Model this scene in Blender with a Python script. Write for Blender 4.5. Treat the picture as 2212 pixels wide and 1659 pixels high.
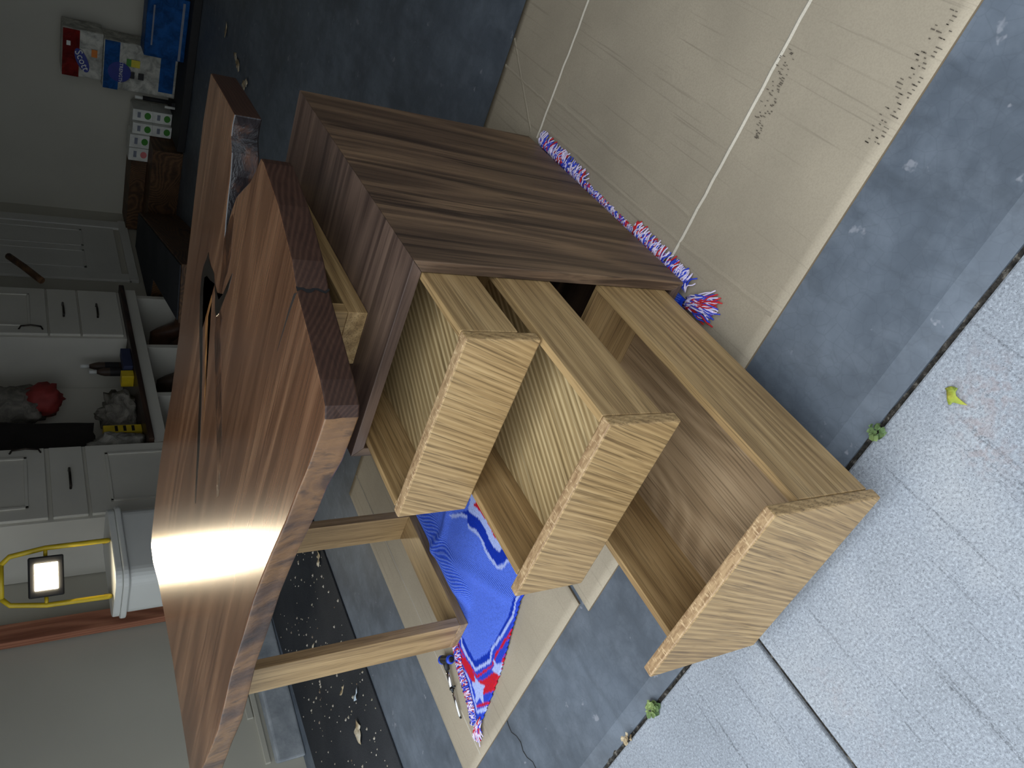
import bpy, bmesh, math, random
from mathutils import Vector, Matrix, noise
random.seed(7)
S = bpy.context.scene
for o in list(bpy.data.objects): bpy.data.objects.remove(o)
COL = S.collection

# ------------------------------------------------------------------ camera
CAM = (0.5232, -0.9236, 1.1304)
RX = (0.3423, -0.4366, -0.8320)     # image right
RY = (-0.7736, -0.6336, 0.0143)     # image down
RZ = (-0.5333, 0.6387, -0.5546)     # view direction
cd = bpy.data.cameras.new('camera'); cam = bpy.data.objects.new('camera', cd); COL.objects.link(cam)
cd.sensor_fit = 'HORIZONTAL'; cd.sensor_width = 36.0; cd.lens = 36.0 * 1648.6 / 2212.0
cd.clip_start = 0.02; cd.clip_end = 200
m = Matrix(((RX[0], -RY[0], -RZ[0], CAM[0]), (RX[1], -RY[1], -RZ[1], CAM[1]), (RX[2], -RY[2], -RZ[2], CAM[2]), (0, 0, 0, 1)))
cam.matrix_world = m
S.camera = cam

# ------------------------------------------------------------------ world, exposure
S.view_settings.view_transform = 'Standard'
S.view_settings.look = 'None'
S.view_settings.gamma = 1.0
S.view_settings.use_curve_mapping = False
S.view_settings.exposure = 0.0
W = bpy.data.worlds.new('overcast_sky'); S.world = W; W.use_nodes = True
nt = W.node_tree; nt.nodes.clear()
wo = nt.nodes.new('ShaderNodeOutputWorld'); bg = nt.nodes.new('ShaderNodeBackground')
tc = nt.nodes.new('ShaderNodeTexCoord'); sx = nt.nodes.new('ShaderNodeSeparateXYZ')
mr = nt.nodes.new('ShaderNodeValToRGB')
nt.links.new(tc.outputs['Generated'], sx.inputs[0]); nt.links.new(sx.outputs['Z'], mr.inputs[0])
mr.color_ramp.elements[0].position = 0.0; mr.color_ramp.elements[0].color = (0.20, 0.22, 0.235, 1)
mr.color_ramp.elements[1].position = 1.0; mr.color_ramp.elements[1].color = (0.90, 0.98, 1.06, 1)
nt.links.new(mr.outputs[0], bg.inputs[0]); bg.inputs[1].default_value = 3.5
nt.links.new(bg.outputs[0], wo.inputs[0])
LAMP_STRENGTH = 110.0; SPOT_POWER = 130.0

# ------------------------------------------------------------------ node helpers
def lin(c):
    return tuple(((v / 255) / 12.92 if v / 255 <= 0.04045 else ((v / 255 + 0.055) / 1.055) ** 2.4) for v in c) + (1.0,)
class NB:
    def __init__(s, name):
        s.m = bpy.data.materials.new(name); s.m.use_nodes = True
        s.t = s.m.node_tree; s.t.nodes.clear()
        s.out = s.t.nodes.new('ShaderNodeOutputMaterial'); s.b = s.t.nodes.new('ShaderNodeBsdfPrincipled')
        s.t.links.new(s.b.outputs[0], s.out.inputs[0])
    def n(s, typ, **kw):
        nd = s.t.nodes.new(typ)
        for k, v in kw.items(): setattr(nd, k, v)
        return nd
    def l(s, a, b): s.t.links.new(a, b)
    def put(s, inp, v):
        if hasattr(v, 'is_linked') or hasattr(v, 'links'): s.l(v, inp)
        else: inp.default_value = v
    def math(s, op, a, b=0.0):
        nd = s.n('ShaderNodeMath', operation=op); s.put(nd.inputs[0], a); s.put(nd.inputs[1], b); return nd.outputs[0]
    def mix(s, f, a, b, mode='MIX'):
        nd = s.n('ShaderNodeMix', data_type='RGBA', blend_type=mode)
        s.put(nd.inputs[0], f); s.put(nd.inputs[6], a); s.put(nd.inputs[7], b); return nd.outputs[2]
    def noise(s, vec, scale, detail=2.0, rough=0.5, dist=0.0):
        nd = s.n('ShaderNodeTexNoise'); s.l(vec, nd.inputs['Vector']); nd.inputs['Scale'].default_value = scale
        nd.inputs['Detail'].default_value = detail; nd.inputs['Roughness'].default_value = rough
        nd.inputs['Distortion'].default_value = dist; return nd.outputs[0]
    def ramp(s, f, stops, interp='LINEAR'):
        nd = s.n('ShaderNodeValToRGB'); s.l(f, nd.inputs[0]); cr = nd.color_ramp; cr.interpolation = interp
        while len(cr.elements) < len(stops): cr.elements.new(0.5)
        for e, (p, c) in zip(cr.elements, stops):
            e.position = p; e.color = c if isinstance(c, tuple) else (c, c, c, 1)
        return nd.outputs[0]
    def mapping(s, vec, loc=(0, 0, 0), rot=(0, 0, 0), sc=(1, 1, 1)):
        nd = s.n('ShaderNodeMapping'); s.l(vec, nd.inputs[0]); nd.inputs[1].default_value = loc
        nd.inputs[2].default_value = rot; nd.inputs[3].default_value = sc; return nd.outputs[0]
    def coord(s, rnd=False):
        c = s.n('ShaderNodeTexCoord').outputs['Object']
        if rnd:
            oi = s.n('ShaderNodeObjectInfo').outputs['Random']
            v = s.n('ShaderNodeVectorMath', operation='MULTIPLY_ADD'); s.l(oi, v.inputs[0])
            v.inputs[1].default_value = (37.0, 53.0, 71.0); s.l(c, v.inputs[2]); return v.outputs[0]
        return c
    def bump(s, h, strength=0.2, dist=0.002):
        nd = s.n('ShaderNodeBump'); s.l(h, nd.inputs['Height']); nd.inputs['Strength'].default_value = strength
        nd.inputs['Distance'].default_value = dist; s.l(nd.outputs[0], s.b.inputs['Normal'])
    def fin(s, col, rough=0.5, spec=0.5):
        s.put(s.b.inputs['Base Color'], col); s.put(s.b.inputs['Roughness'], rough)
        s.b.inputs['Specular IOR Level'].default_value = spec
        return s.m
def plain(name, rgb, rough=0.6, var=0.12, scale=18, metal=0.0, spec=0.5, bump=0.0):
    k = NB(name); c = k.coord(True); n = k.noise(c, scale, 3)
    a = lin(rgb); d = tuple(v * (1 - var) for v in a[:3]) + (1,); e = tuple(min(1, v * (1 + var)) for v in a[:3]) + (1,)
    k.b.inputs['Metallic'].default_value = metal
    if bump: k.bump(k.noise(c, scale * 6, 4), bump, 0.002)
    return k.fin(k.ramp(n, [(0.3, d), (0.7, e)]), rough, spec)
AX = {'X': (0.05, 1, 1), 'Y': (1, 0.05, 1), 'Z': (1, 1, 0.05)}
def wood(name, dark, mid, light, axis='Z', rot=(0, 0, 0), k1=120, k2=26, nscale=3.5, rough=0.42, streak=0.35, pores=0.35, spec=0.4, big=0.5, rnd=True, stretch=1.0, fine_s=260, med_s=38, lines=0.0, warp=0.004):
    """grain lines are the contours of a field stretched along the grain axis"""
    k = NB(name); c = k.mapping(k.coord(rnd), rot=rot)
    sc = tuple(v if v == 1 else v * stretch * 2 for v in AX[axis])
    p = k.mapping(c, sc=sc)
    wv = k.n('ShaderNodeTexNoise'); k.l(k.mapping(c, sc=tuple(v if v == 1 else 0.35 for v in AX[axis])), wv.inputs['Vector']); wv.inputs['Scale'].default_value = 7; wv.inputs['Detail'].default_value = 2
    wa = k.n('ShaderNodeVectorMath', operation='SUBTRACT'); k.l(wv.outputs['Color'], wa.inputs[0]); wa.inputs[1].default_value = (0.5, 0.5, 0.5)
    wb = k.n('ShaderNodeVectorMath', operation='MULTIPLY_ADD'); k.l(wa.outputs[0], wb.inputs[0]); wb.inputs[1].default_value = (warp * 4,) * 3; k.l(c, wb.inputs[2]); c = wb.outputs[0]
    field = k.noise(p, nscale, 1.5, 0.45)
    sep = k.n('ShaderNodeSeparateXYZ'); k.l(p, sep.inputs[0])
    others = [i for i, v in enumerate(AX[axis]) if v == 1]
    across = k.math('ADD', sep.outputs[others[0]], k.math('MULTIPLY', sep.outputs[others[1]], 0.83))
    ph = k.math('ADD', k.math('MULTIPLY', across, k1), k.math('MULTIPLY', field, k2 * 6.283))
    ring = k.math('ADD', k.math('MULTIPLY', k.math('SINE', ph), 0.5), 0.5)
    ring = k.math('POWER', ring, 1.6)
    fine = k.noise(k.mapping(c, sc=tuple(0.015 if v != 1 else 1 for v in AX[axis])), fine_s, 3, 0.6)
    med = k.noise(k.mapping(c, sc=tuple(0.03 if v != 1 else 1 for v in AX[axis])), med_s, 4, 0.65)
    bigv = k.noise(p, nscale * 2.3, 2)
    tone = k.math('ADD', k.math('MULTIPLY', ring, streak), k.math('MULTIPLY', med, 0.9 - streak))
    tone = k.math('ADD', tone, k.math('MULTIPLY', k.math('SUBTRACT', bigv, 0.5), big))
    col = k.ramp(tone, [(0.12, lin(dark)), (0.45, lin(mid)), (0.8, lin(light))])
    pm = k.ramp(fine, [(0.36, 1.0), (0.5, 0.0)])
    col = k.mix(k.math('MULTIPLY', pm, pores), col, tuple(v * 0.45 for v in lin(dark)[:3]) + (1,))
    if lines:
        ln = k.noise(k.mapping(c, sc=tuple(0.012 if v != 1 else 1 for v in AX[axis])), 62, 2, 0.55)
        ld = k.noise(p, nscale * 1.7, 2)
        lm = k.math('MULTIPLY', k.ramp(ln, [(0.36, 1.0), (0.43, 0.0)]), k.ramp(ld, [(0.38, 0.15), (0.6, 1.0)]))
        col = k.mix(k.math('MULTIPLY', lm, lines), col, tuple(v * 0.75 for v in lin(dark)[:3]) + (1,))
    k.bump(fine, 0.12, 0.0006)
    return k.fin(col, rough, spec)

# oak
OAK = ((118, 92, 60), (170, 140, 96), (198, 168, 122))
M = {}
M['oak_front'] = wood('oak_front', *OAK, axis='Z', rot=(0, math.radians(-22), 0), k1=620, k2=9, nscale=3, streak=0.2, pores=0.6, big=0.3, fine_s=420, med_s=95)
M['oak_y'] = wood('oak_along_depth', *OAK, axis='Y', k1=60, k2=16, nscale=5, streak=0.22, pores=0.5, fine_s=380, med_s=80, big=0.35)
M['oak_y_pale'] = wood('oak_pale_along_depth', (134, 110, 72), (188, 162, 116), (216, 194, 150), axis='Y', rot=(0, 0, math.radians(24)), k1=480, k2=5, nscale=3, streak=0.4, pores=0.45, big=0.2, fine_s=300, med_s=60)
M['oak_x'] = wood('oak_along_width', *OAK, axis='X', k1=90, k2=10, nscale=5, streak=0.22, pores=0.5, fine_s=380, med_s=80, big=0.35)
M['oak_z'] = wood('oak_upright', *OAK, axis='Z', k1=80, k2=10, nscale=4, streak=0.22, pores=0.5, fine_s=380, med_s=80, big=0.35)
M['oak_bottom'] = wood('oak_cathedral_base', (118, 95, 68), (164, 138, 106), (192, 166, 132), axis='Y', k1=8, k2=17, nscale=4.2, streak=0.15, pores=0.5, big=0.22, fine_s=300, med_s=70, stretch=3.2)
def oakend():
    k = NB('oak_end_grain'); c = k.coord(True)
    a = k.noise(k.mapping(c, sc=(1, 0.25, 1)), 320, 3, 0.6); b = k.noise(k.mapping(c, sc=(0.3, 1, 1), rot=(0, 0, 0.5)), 160, 3, 0.6)
    col = k.ramp(b, [(0.35, lin((138, 108, 76))), (0.6, lin((176, 146, 108)))])
    col = k.mix(k.ramp(a, [(0.56, 0.0), (0.64, 0.8)]), col, lin((206, 178, 138)))
    return k.fin(col, 0.5, 0.4)
M['oak_end'] = oakend()
# walnut
WAL = ((54, 41, 33), (108, 86, 67), (146, 118, 90))
M['wal_z'] = wood('walnut_upright', *WAL, axis='Z', rot=(math.radians(4), 0, 0), k1=70, k2=9, nscale=6, streak=0.22, pores=0.35, big=0.55, rough=0.5, fine_s=300, med_s=40, lines=0.8, warp=0.008)
M['wal_x'] = wood('walnut_along_width', (58, 45, 40), (106, 86, 74), (138, 114, 96), axis='X', k1=70, k2=9, nscale=6, streak=0.22, pores=0.3, big=0.5, rough=0.45, fine_s=300, med_s=40, lines=0.6, warp=0.008)
M['wal_slab'] = wood('walnut_slab_top', (80, 53, 37), (120, 86, 63), (150, 114, 86), axis='X', k1=14, k2=13, nscale=2.6, streak=0.26, pores=0.35, big=0.3, rough=0.2, spec=0.55, rnd=False, stretch=1.6, fine_s=240, med_s=60, lines=0.35, warp=0.006)
M['wal_end'] = wood('walnut_end_grain', (44, 29, 23), (64, 43, 34), (80, 57, 45), axis='Y', k1=900, k2=16, nscale=5, streak=0.3, pores=0.25, big=0.4, rough=0.5, rnd=False, stretch=5, fine_s=300, med_s=90)
def bark():
    k = NB('live_edge_bark'); c = k.coord()
    p = k.mapping(c, sc=(1, 1, 0.45))
    a = k.noise(p, 11, 5, 0.55, 0.5); b = k.noise(p, 60, 4, 0.6)
    col = k.ramp(a, [(0.32, lin((46, 33, 27))), (0.46, lin((88, 63, 44))), (0.6, lin((128, 93, 58))), (0.72, lin((80, 59, 46)))])
    col = k.mix(k.ramp(b, [(0.34, 0.5), (0.46, 0.0)]), col, lin((44, 34, 30)))
    k.bump(k.math('ADD', a, k.math('MULTIPLY', b, 0.5)), 0.6, 0.006)
    return k.fin(col, 0.34, 0.6)
M['bark'] = bark()
def voidbark():
    k = NB('void_inner_bark'); c = k.coord()
    a = k.noise(c, 14, 5, 0.6, 0.6)
    col = k.ramp(a, [(0.35, lin((20, 19, 21))), (0.54, lin((38, 33, 35))), (0.66, lin((84, 54, 38)))])
    k.bump(a, 0.5, 0.008); return k.fin(col, 0.25, 0.7)
M['void'] = voidbark()
M['sap'] = wood('sapwood_rim', (96, 62, 30), (150, 104, 58), (184, 136, 84), axis='X', k1=200, k2=8, rough=0.32, rnd=False)
def resin():
    k = NB('black_resin'); c = k.coord(); n = k.noise(c, 30, 3)
    k.bump(k.noise(c, 60, 2), 0.1, 0.001)
    return k.fin(k.ramp(n, [(0.3, lin((22, 18, 15))), (0.7, lin((36, 28, 22)))]), 0.22, 0.6)
M['resin'] = resin()
def inclusion():
    k = NB('rough_bark_inclusion'); c = k.coord(); p = k.mapping(c, sc=(0.35, 1, 1))
    a = k.noise(p, 26, 5, 0.65, 0.7)
    col = k.ramp(a, [(0.32, lin((34, 22, 16))), (0.52, lin((72, 46, 31))), (0.68, lin((112, 76, 52)))])
    k.bump(a, 0.7, 0.006); return k.fin(col, 0.28, 0.6)
M['inclusion'] = inclusion()
# ground
def garage_floor():
    k = NB('garage_concrete'); c = k.coord()
    a = k.noise(c, 2.4, 6, 0.62, 0.3); b = k.noise(c, 14, 6, 0.65); s = k.noise(k.mapping(c, sc=(1, 0.25, 1)), 22, 4, 0.6)
    col = k.ramp(a, [(0.3, lin((74, 80, 88))), (0.5, lin((90, 98, 108))), (0.7, lin((112, 121, 132)))])
    col = k.mix(k.ramp(b, [(0.45, 0.0), (0.7, 0.4)]), col, lin((124, 132, 142)))
    col = k.mix(k.ramp(s, [(0.35, 0.3), (0.5, 0.0)]), col, lin((66, 72, 79)))
    v = k.n('ShaderNodeTexVoronoi', feature='DISTANCE_TO_EDGE'); k.l(k.mapping(c, sc=(1, 1, 1)), v.inputs['Vector']); v.inputs['Scale'].default_value = 42
    col = k.mix(k.ramp(v.outputs[0], [(0.0, 0.16), (0.05, 0.0)]), col, lin((62, 68, 76)))
    sp = k.noise(c, 15, 4, 0.6); sp2 = k.noise(c, 60, 3)
    spot = k.math('MULTIPLY', k.ramp(sp, [(0.665, 0.0), (0.70, 1.0)]), k.ramp(sp2, [(0.35, 0.3), (0.6, 1.0)]))
    col = k.mix(k.math('MULTIPLY', spot, 0.38), col, lin((176, 176, 182)))
    k.bump(b, 0.15, 0.003)
    return k.fin(col, k.ramp(a, [(0.3, 0.42), (0.7, 0.6)]), 0.5)
M['floor'] = garage_floor()
def driveway():
    k = NB('driveway_concrete'); c = k.coord()
    a = k.noise(c, 3.0, 5, 0.6); b = k.noise(c, 230, 4, 0.7); f = k.noise(c, 560, 2, 0.6)
    br = k.noise(k.mapping(c, sc=(1, 0.03, 1)), 70, 4, 0.7)
    col = k.ramp(a, [(0.3, lin((136, 141, 147))), (0.55, lin((154, 159, 166))), (0.72, lin((166, 169, 173)))])
    col = k.mix(k.ramp(b, [(0.36, 0.6), (0.5, 0.0)]), col, lin((108, 112, 118)))
    col = k.mix(k.ramp(b, [(0.54, 0.0), (0.68, 0.5)]), col, lin((200, 206, 214)))
    pit = k.math('MULTIPLY', k.ramp(br, [(0.32, 1.0), (0.42, 0.0)]), k.ramp(b, [(0.4, 1.0), (0.58, 0.25)]))
    col = k.mix(k.math('MULTIPLY', pit, 0.8), col, lin((92, 95, 100)))
    col = k.mix(k.ramp(f, [(0.30, 0.85), (0.37, 0.0)]), col, lin((66, 68, 72)))
    r1 = k.noise(c, 2.6, 3, 0.5, 0.4); r2 = k.noise(c, 90, 3)
    rust = k.math('MULTIPLY', k.ramp(r1, [(0.64, 0.0), (0.76, 0.6)]), k.ramp(r2, [(0.45, 0.0), (0.6, 0.55)]))
    col = k.mix(rust, col, lin((150, 118, 106)))
    h = k.math('SUBTRACT', k.math('ADD', b, k.math('MULTIPLY', f, 0.4)), k.math('MULTIPLY', pit, 0.8))
    k.bump(h, 0.35, 0.003)
    return k.fin(col, 0.85, 0.3)
M['drive'] = driveway()
def soil():
    k = NB('joint_dirt'); c = k.coord(); a = k.noise(c, 90, 5, 0.7)
    k.bump(a, 0.8, 0.006)
    return k.fin(k.ramp(a, [(0.35, lin((30, 29, 28))), (0.55, lin((66, 62, 57))), (0.7, lin((140, 134, 124)))]), 0.95, 0.2)
M['soil'] = soil()
def cardboard(name='cardboard', base=(178, 165, 144)):
    k = NB(name); c = k.coord(); a = k.noise(c, 4, 4); g = k.noise(c, 320, 3, 0.6)
    fl = k.noise(k.mapping(c, sc=(1, 0.02, 1)), 150, 2)
    d = tuple(v * 0.90 for v in base)
    col = k.ramp(a, [(0.3, lin(d)), (0.7, lin(base))])
    col = k.mix(k.ramp(g, [(0.3, 0.35), (0.6, 0.0)]), col, lin(tuple(v * 0.8 for v in base)))
    col = k.mix(k.ramp(fl, [(0.28, 0.45), (0.38, 0.0)]), col, lin(tuple(v * 0.72 for v in base)))
    k.bump(fl, 0.15, 0.001)
    return k.fin(col, 0.85, 0.25)
M['card'] = cardboard(); M['card_edge'] = cardboard('cardboard_fold', (212, 202, 184)); M['card_dark'] = plain('cardboard_cut_edge', (120, 104, 82), 0.9)
def matrubber():
    k = NB('black_rubber_mat'); c = k.coord(); g = k.noise(c, 260, 3, 0.7); a = k.noise(c, 3, 4)
    col = k.ramp(g, [(0.35, lin((24, 26, 30))), (0.65, lin((52, 55, 60)))])
    col = k.mix(k.ramp(a, [(0.4, 0.0), (0.7, 0.3)]), col, lin((78, 78, 80)))
    k.bump(g, 0.5, 0.003); return k.fin(col, 0.85, 0.3)
M['mat'] = matrubber()
def wallpaint(name, rgb):
    k = NB(name); c = k.coord(); a = k.noise(c, 1.5, 3); g = k.noise(c, 160, 3)
    k.bump(g, 0.12, 0.002); d = tuple(v * 0.95 for v in rgb)
    return k.fin(k.ramp(a, [(0.3, lin(d)), (0.7, lin(rgb))]), 0.75, 0.3)
M['wall'] = wallpaint('garage_wall_paint', (190, 186, 172)); M['wall_dark'] = wallpaint('unseen_dark_wall', (128, 118, 104))  # second tone: unseen right wall, darkened to cut bounce light
M['ceil'] = wallpaint('ceiling_paint', (150, 146, 138))
def curbmat():
    k = NB('curb_concrete'); c = k.coord(); a = k.noise(c, 7, 6, 0.65); k.bump(a, 0.5, 0.006)
    return k.fin(k.ramp(a, [(0.3, lin((126, 132, 138))), (0.5, lin((158, 163, 168))), (0.7, lin((182, 186, 190)))]), 0.85, 0.3)
M['curb'] = curbmat()
M['white'] = plain('white_cabinet_paint', (206, 202, 190), 0.5, 0.04, 4)
M['door'] = plain('white_door_paint', (202, 200, 192), 0.5, 0.04, 4)
M['darktop'] = wood('dark_bench_top', (34, 24, 20), (58, 42, 34), (78, 58, 46), axis='Y', rough=0.4)
M['bronze'] = plain('dark_bronze_handle', (58, 52, 46), 0.35, 0.2, 40, 0.8)
M['brownply'] = wood('brown_plywood', (58, 40, 26), (92, 64, 40), (116, 84, 54), axis='Y', rough=0.6)
M['redwood'] = wood('reddish_wood_board', (124, 74, 54), (166, 108, 82), (188, 130, 100), axis='Z', rough=0.6)
M['black'] = plain('matte_black', (24, 23, 24), 0.7)
M['blackcloth'] = plain('dark_cloth', (40, 35, 32), 0.95, 0.25, 9, bump=0.4)
M['yellow'] = plain('yellow_paint', (214, 184, 40), 0.4)
M['steel'] = plain('bright_chrome', (220, 222, 224), 0.12, 0.05, 20, 1.0)
M['darksteel'] = plain('dark_steel', (70, 72, 74), 0.3, 0.1, 20, 1.0)
M['bluegrip'] = plain('blue_handle_plastic', (30, 70, 200), 0.35)
M['blackgrip'] = plain('black_handle_rubber', (26, 27, 30), 0.5)
M['graytext'] = plain('light_grey_print', (190, 194, 200), 0.5)
M['tote'] = plain('white_tote_plastic', (214, 214, 208), 0.4, 0.03, 5)
M['fleck'] = plain('brown_fleck', (96, 86, 74), 0.9)
def leafmat(name, a, b, d):
    k = NB(name); c = k.coord(True); n = k.noise(c, 60, 4, 0.6); w = k.noise(c, 18, 2)
    col = k.ramp(w, [(0.35, lin(a)), (0.5, lin(b)), (0.65, lin(d))]); col = k.mix(k.ramp(n, [(0.55, 0.0), (0.7, 0.5)]), col, lin(tuple(v * 0.6 for v in a)))
    k.bump(n, 0.3, 0.002); return k.fin(col, 0.6, 0.3)
M['leaf_green'] = leafmat('green_yellow_leaf', (92, 124, 62), (164, 170, 66), (184, 156, 80))
M['leaf_dry'] = leafmat('dry_leaf', (150, 128, 96), (190, 172, 140), (214, 204, 184))
M['leaf_weed'] = leafmat('weed_leaf', (88, 112, 70), (128, 146, 88), (160, 168, 110))
M['petal'] = leafmat('pale_petal', (176, 186, 196), (196, 212, 226), (208, 220, 232))
M['crumb'] = leafmat('debris_crumbs', (150, 140, 120), (190, 182, 168), (110, 92, 74))
def emis(name, rgb, st):
    k = NB(name); k.b.inputs['Base Color'].default_value = lin(rgb); k.b.inputs['Emission Color'].default_value = lin(rgb)
    k.b.inputs['Emission Strength'].default_value = st; return k.m
M['lamp'] = emis('lit_lamp_lens', (255, 240, 205), LAMP_STRENGTH)
M['yarn_red'] = plain('red_yarn', (200, 36, 44), 0.9, 0.15); M['yarn_blue'] = plain('blue_yarn', (52, 72, 200), 0.9, 0.15); M['yarn_white'] = plain('white_yarn', (226, 214, 240), 0.9, 0.08)
def knit():
    k = NB('knitted_blanket'); at = k.n('ShaderNodeVertexColor', layer_name='knit'); c = k.coord()
    w = k.n('ShaderNodeTexWave', wave_type='BANDS', bands_direction='DIAGONAL'); k.l(k.mapping(c, rot=(0, 0, 0.5)), w.inputs[0])
    w.inputs['Scale'].default_value = 95; w.inputs['Distortion'].default_value = 1.2; w.inputs['Detail'].default_value = 1
    lum = k.n('ShaderNodeVertexColor', layer_name='weave')
    col = k.mix(k.math('MULTIPLY', k.ramp(w.outputs[1], [(0.35, 0.0), (0.75, 1.0)]), lum.outputs[0]), at.outputs[0], lin((126, 156, 248)))
    col = k.mix(k.ramp(k.noise(c, 240, 2), [(0.3, 0.25), (0.6, 0.0)]), col, lin((20, 30, 100)))
    k.bump(w.outputs[1], 0.35, 0.002)
    return k.fin(col, 0.95, 0.15)
M['knit'] = knit()

# ------------------------------------------------------------------ mesh helpers
def BM(): return bmesh.new()
def box(bm, x0, x1, y0, y1, z0, z1, mi=0):
    vs = [bm.verts.new(p) for p in ((x0, y0, z0), (x1, y0, z0), (x1, y1, z0), (x0, y1, z0), (x0, y0, z1), (x1, y0, z1), (x1, y1, z1), (x0, y1, z1))]
    for f in ((0, 3, 2, 1), (4, 5, 6, 7), (0, 1, 5, 4), (1, 2, 6, 5), (2, 3, 7, 6), (3, 0, 4, 7)):
        fc = bm.faces.new([vs[i] for i in f]); fc.material_index = mi
    return vs
def prism(bm, pts, z0, z1, mi=0, side=None):
    a = [bm.verts.new((p[0], p[1], z0)) for p in pts]; b = [bm.verts.new((p[0], p[1], z1)) for p in pts]
    f = bm.faces.new(list(reversed(a))); f.material_index = mi; f = bm.faces.new(b); f.material_index = mi
    n = len(pts)
    for i in range(n):
        f = bm.faces.new((a[i], a[(i + 1) % n], b[(i + 1) % n], b[i])); f.material_index = mi if side is None else side
def tube(bm, path, r, n=8, mi=0, cap=True):
    P = [Vector(p) for p in path]; rings = []
    rr = r if isinstance(r, (list, tuple)) else [r] * len(P)
    for i, p in enumerate(P):
        t = (P[min(i + 1, len(P) - 1)] - P[max(i - 1, 0)]).normalized()
        u = t.orthogonal().normalized() if i == 0 else (u - t * u.dot(t)).normalized()
        v = t.cross(u)
        rings.append([bm.verts.new(p + (u * math.cos(2 * math.pi * k / n) + v * math.sin(2 * math.pi * k / n)) * rr[i]) for k in range(n)])
    for a, b in zip(rings, rings[1:]):
        for k in range(n):
            f = bm.faces.new((a[k], a[(k + 1) % n], b[(k + 1) % n], b[k])); f.material_index = mi; f.smooth = True
    if cap:
        f = bm.faces.new(list(reversed(rings[0]))); f.material_index = mi
        f = bm.faces.new(rings[-1]); f.material_index = mi
def blob(bm, c, r, seg=20, rings=12, amp=0.0, freq=4.0, seed=0.0, mi=0, flat=None):
    g = []
    for i in range(1, rings):
        th = math.pi * i / rings
        row = []
        for j in range(seg):
            ph = 2 * math.pi * j / seg
            d = Vector((math.sin(th) * math.cos(ph), math.sin(th) * math.sin(ph), math.cos(th)))
            s = 1 + amp * noise.noise(d * freq + Vector((seed, seed * 1.7, 0))) + amp * 0.5 * noise.noise(d * freq * 2.6 + Vector((0, seed, seed)))
            p = Vector((c[0] + d.x * r[0] * s, c[1] + d.y * r[1] * s, c[2] + d.z * r[2] * s))
            if flat is not None and p.z < flat: p.z = flat
            row.append(bm.verts.new(p))
        g.append(row)
    zt, zb = c[2] + r[2], c[2] - r[2]
    if flat is not None: zb = max(zb, flat)
    t = bm.verts.new((c[0], c[1], zt)); b = bm.verts.new((c[0], c[1], zb))
    for j in range(seg):
        f = bm.faces.new((t, g[0][j], g[0][(j + 1) % seg])); f.material_index = mi; f.smooth = True
        f = bm.faces.new((b, g[-1][(j + 1) % seg], g[-1][j])); f.material_index = mi; f.smooth = True
    for a, e in zip(g, g[1:]):
        for j in range(seg):
            f = bm.faces.new((a[j], e[j], e[(j + 1) % seg], a[(j + 1) % seg])); f.material_index = mi; f.smooth = True
def wloc(o):
    v = Vector((0, 0, 0))
    while o is not None: v += o.location; o = o.parent
    return v
def link(name, bm, mats, parent=None, origin=None, bevel=0.0, seg=2, smooth=False):
    """link the bmesh (given in scene coordinates) as one object"""
    bmesh.ops.recalc_face_normals(bm, faces=bm.faces[:])
    org = Vector(origin) if origin is not None else (wloc(parent) if parent is not None else Vector((0, 0, 0)))
    bmesh.ops.translate(bm, verts=bm.verts[:], vec=-org)
    me = bpy.data.meshes.new(name); bm.to_mesh(me); bm.free()
    for mt in (mats if isinstance(mats, (list, tuple)) else [mats]): me.materials.append(mt)
    if smooth:
        for p in me.polygons: p.use_smooth = True
    o = bpy.data.objects.new(name, me); COL.objects.link(o)
    if parent is not None:
        o.parent = parent; o.location = org - wloc(parent)
    else: o.location = org
    if bevel:
        b = o.modifiers.new('bevel', 'BEVEL'); b.width = bevel; b.segments = seg; b.limit_method = 'ANGLE'; b.angle_limit = math.radians(40)
    return o
def tag(o, label=None, cat=None, group=None, kind=None):
    if label: o['label'] = label
    if cat: o['category'] = cat
    if group: o['group'] = group
    if kind: o['kind'] = kind
    return o
def thing(name, label, cat, loc=(0, 0, 0), group=None):
    o = bpy.data.objects.new(name, None); COL.objects.link(o); o.location = loc; o.empty_display_size = 0.05
    return tag(o, label, cat, group)
def copy_tree(o, parent=None):
    c = o.copy(); COL.objects.link(c)
    if parent is not None: c.parent = parent
    for ch in list(o.children): copy_tree(ch, c)
    return c
def bxp(name, parent, mat, b, bevel=0.0015, origin=None):
    bm = BM(); box(bm, *b); return link(name, bm, mat, parent, origin, bevel)
def text(name, body, parent, mat, loc, size, rot, depth=0.0006, align='CENTER'):
    cu = bpy.data.curves.new(name, 'FONT'); cu.body = body; cu.size = size; cu.align_x = align; cu.align_y = 'CENTER'; cu.extrude = depth; cu.resolution_u = 2
    tmp = bpy.data.objects.new(name, cu); COL.objects.link(tmp)
    me = bpy.data.meshes.new_from_object(tmp); bpy.data.objects.remove(tmp)
    me.materials.clear(); me.materials.append(mat)
    o = bpy.data.objects.new(name, me); COL.objects.link(o); o.parent = parent
    o.location = Vector(loc) - wloc(parent); o.rotation_euler = rot; return o

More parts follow.
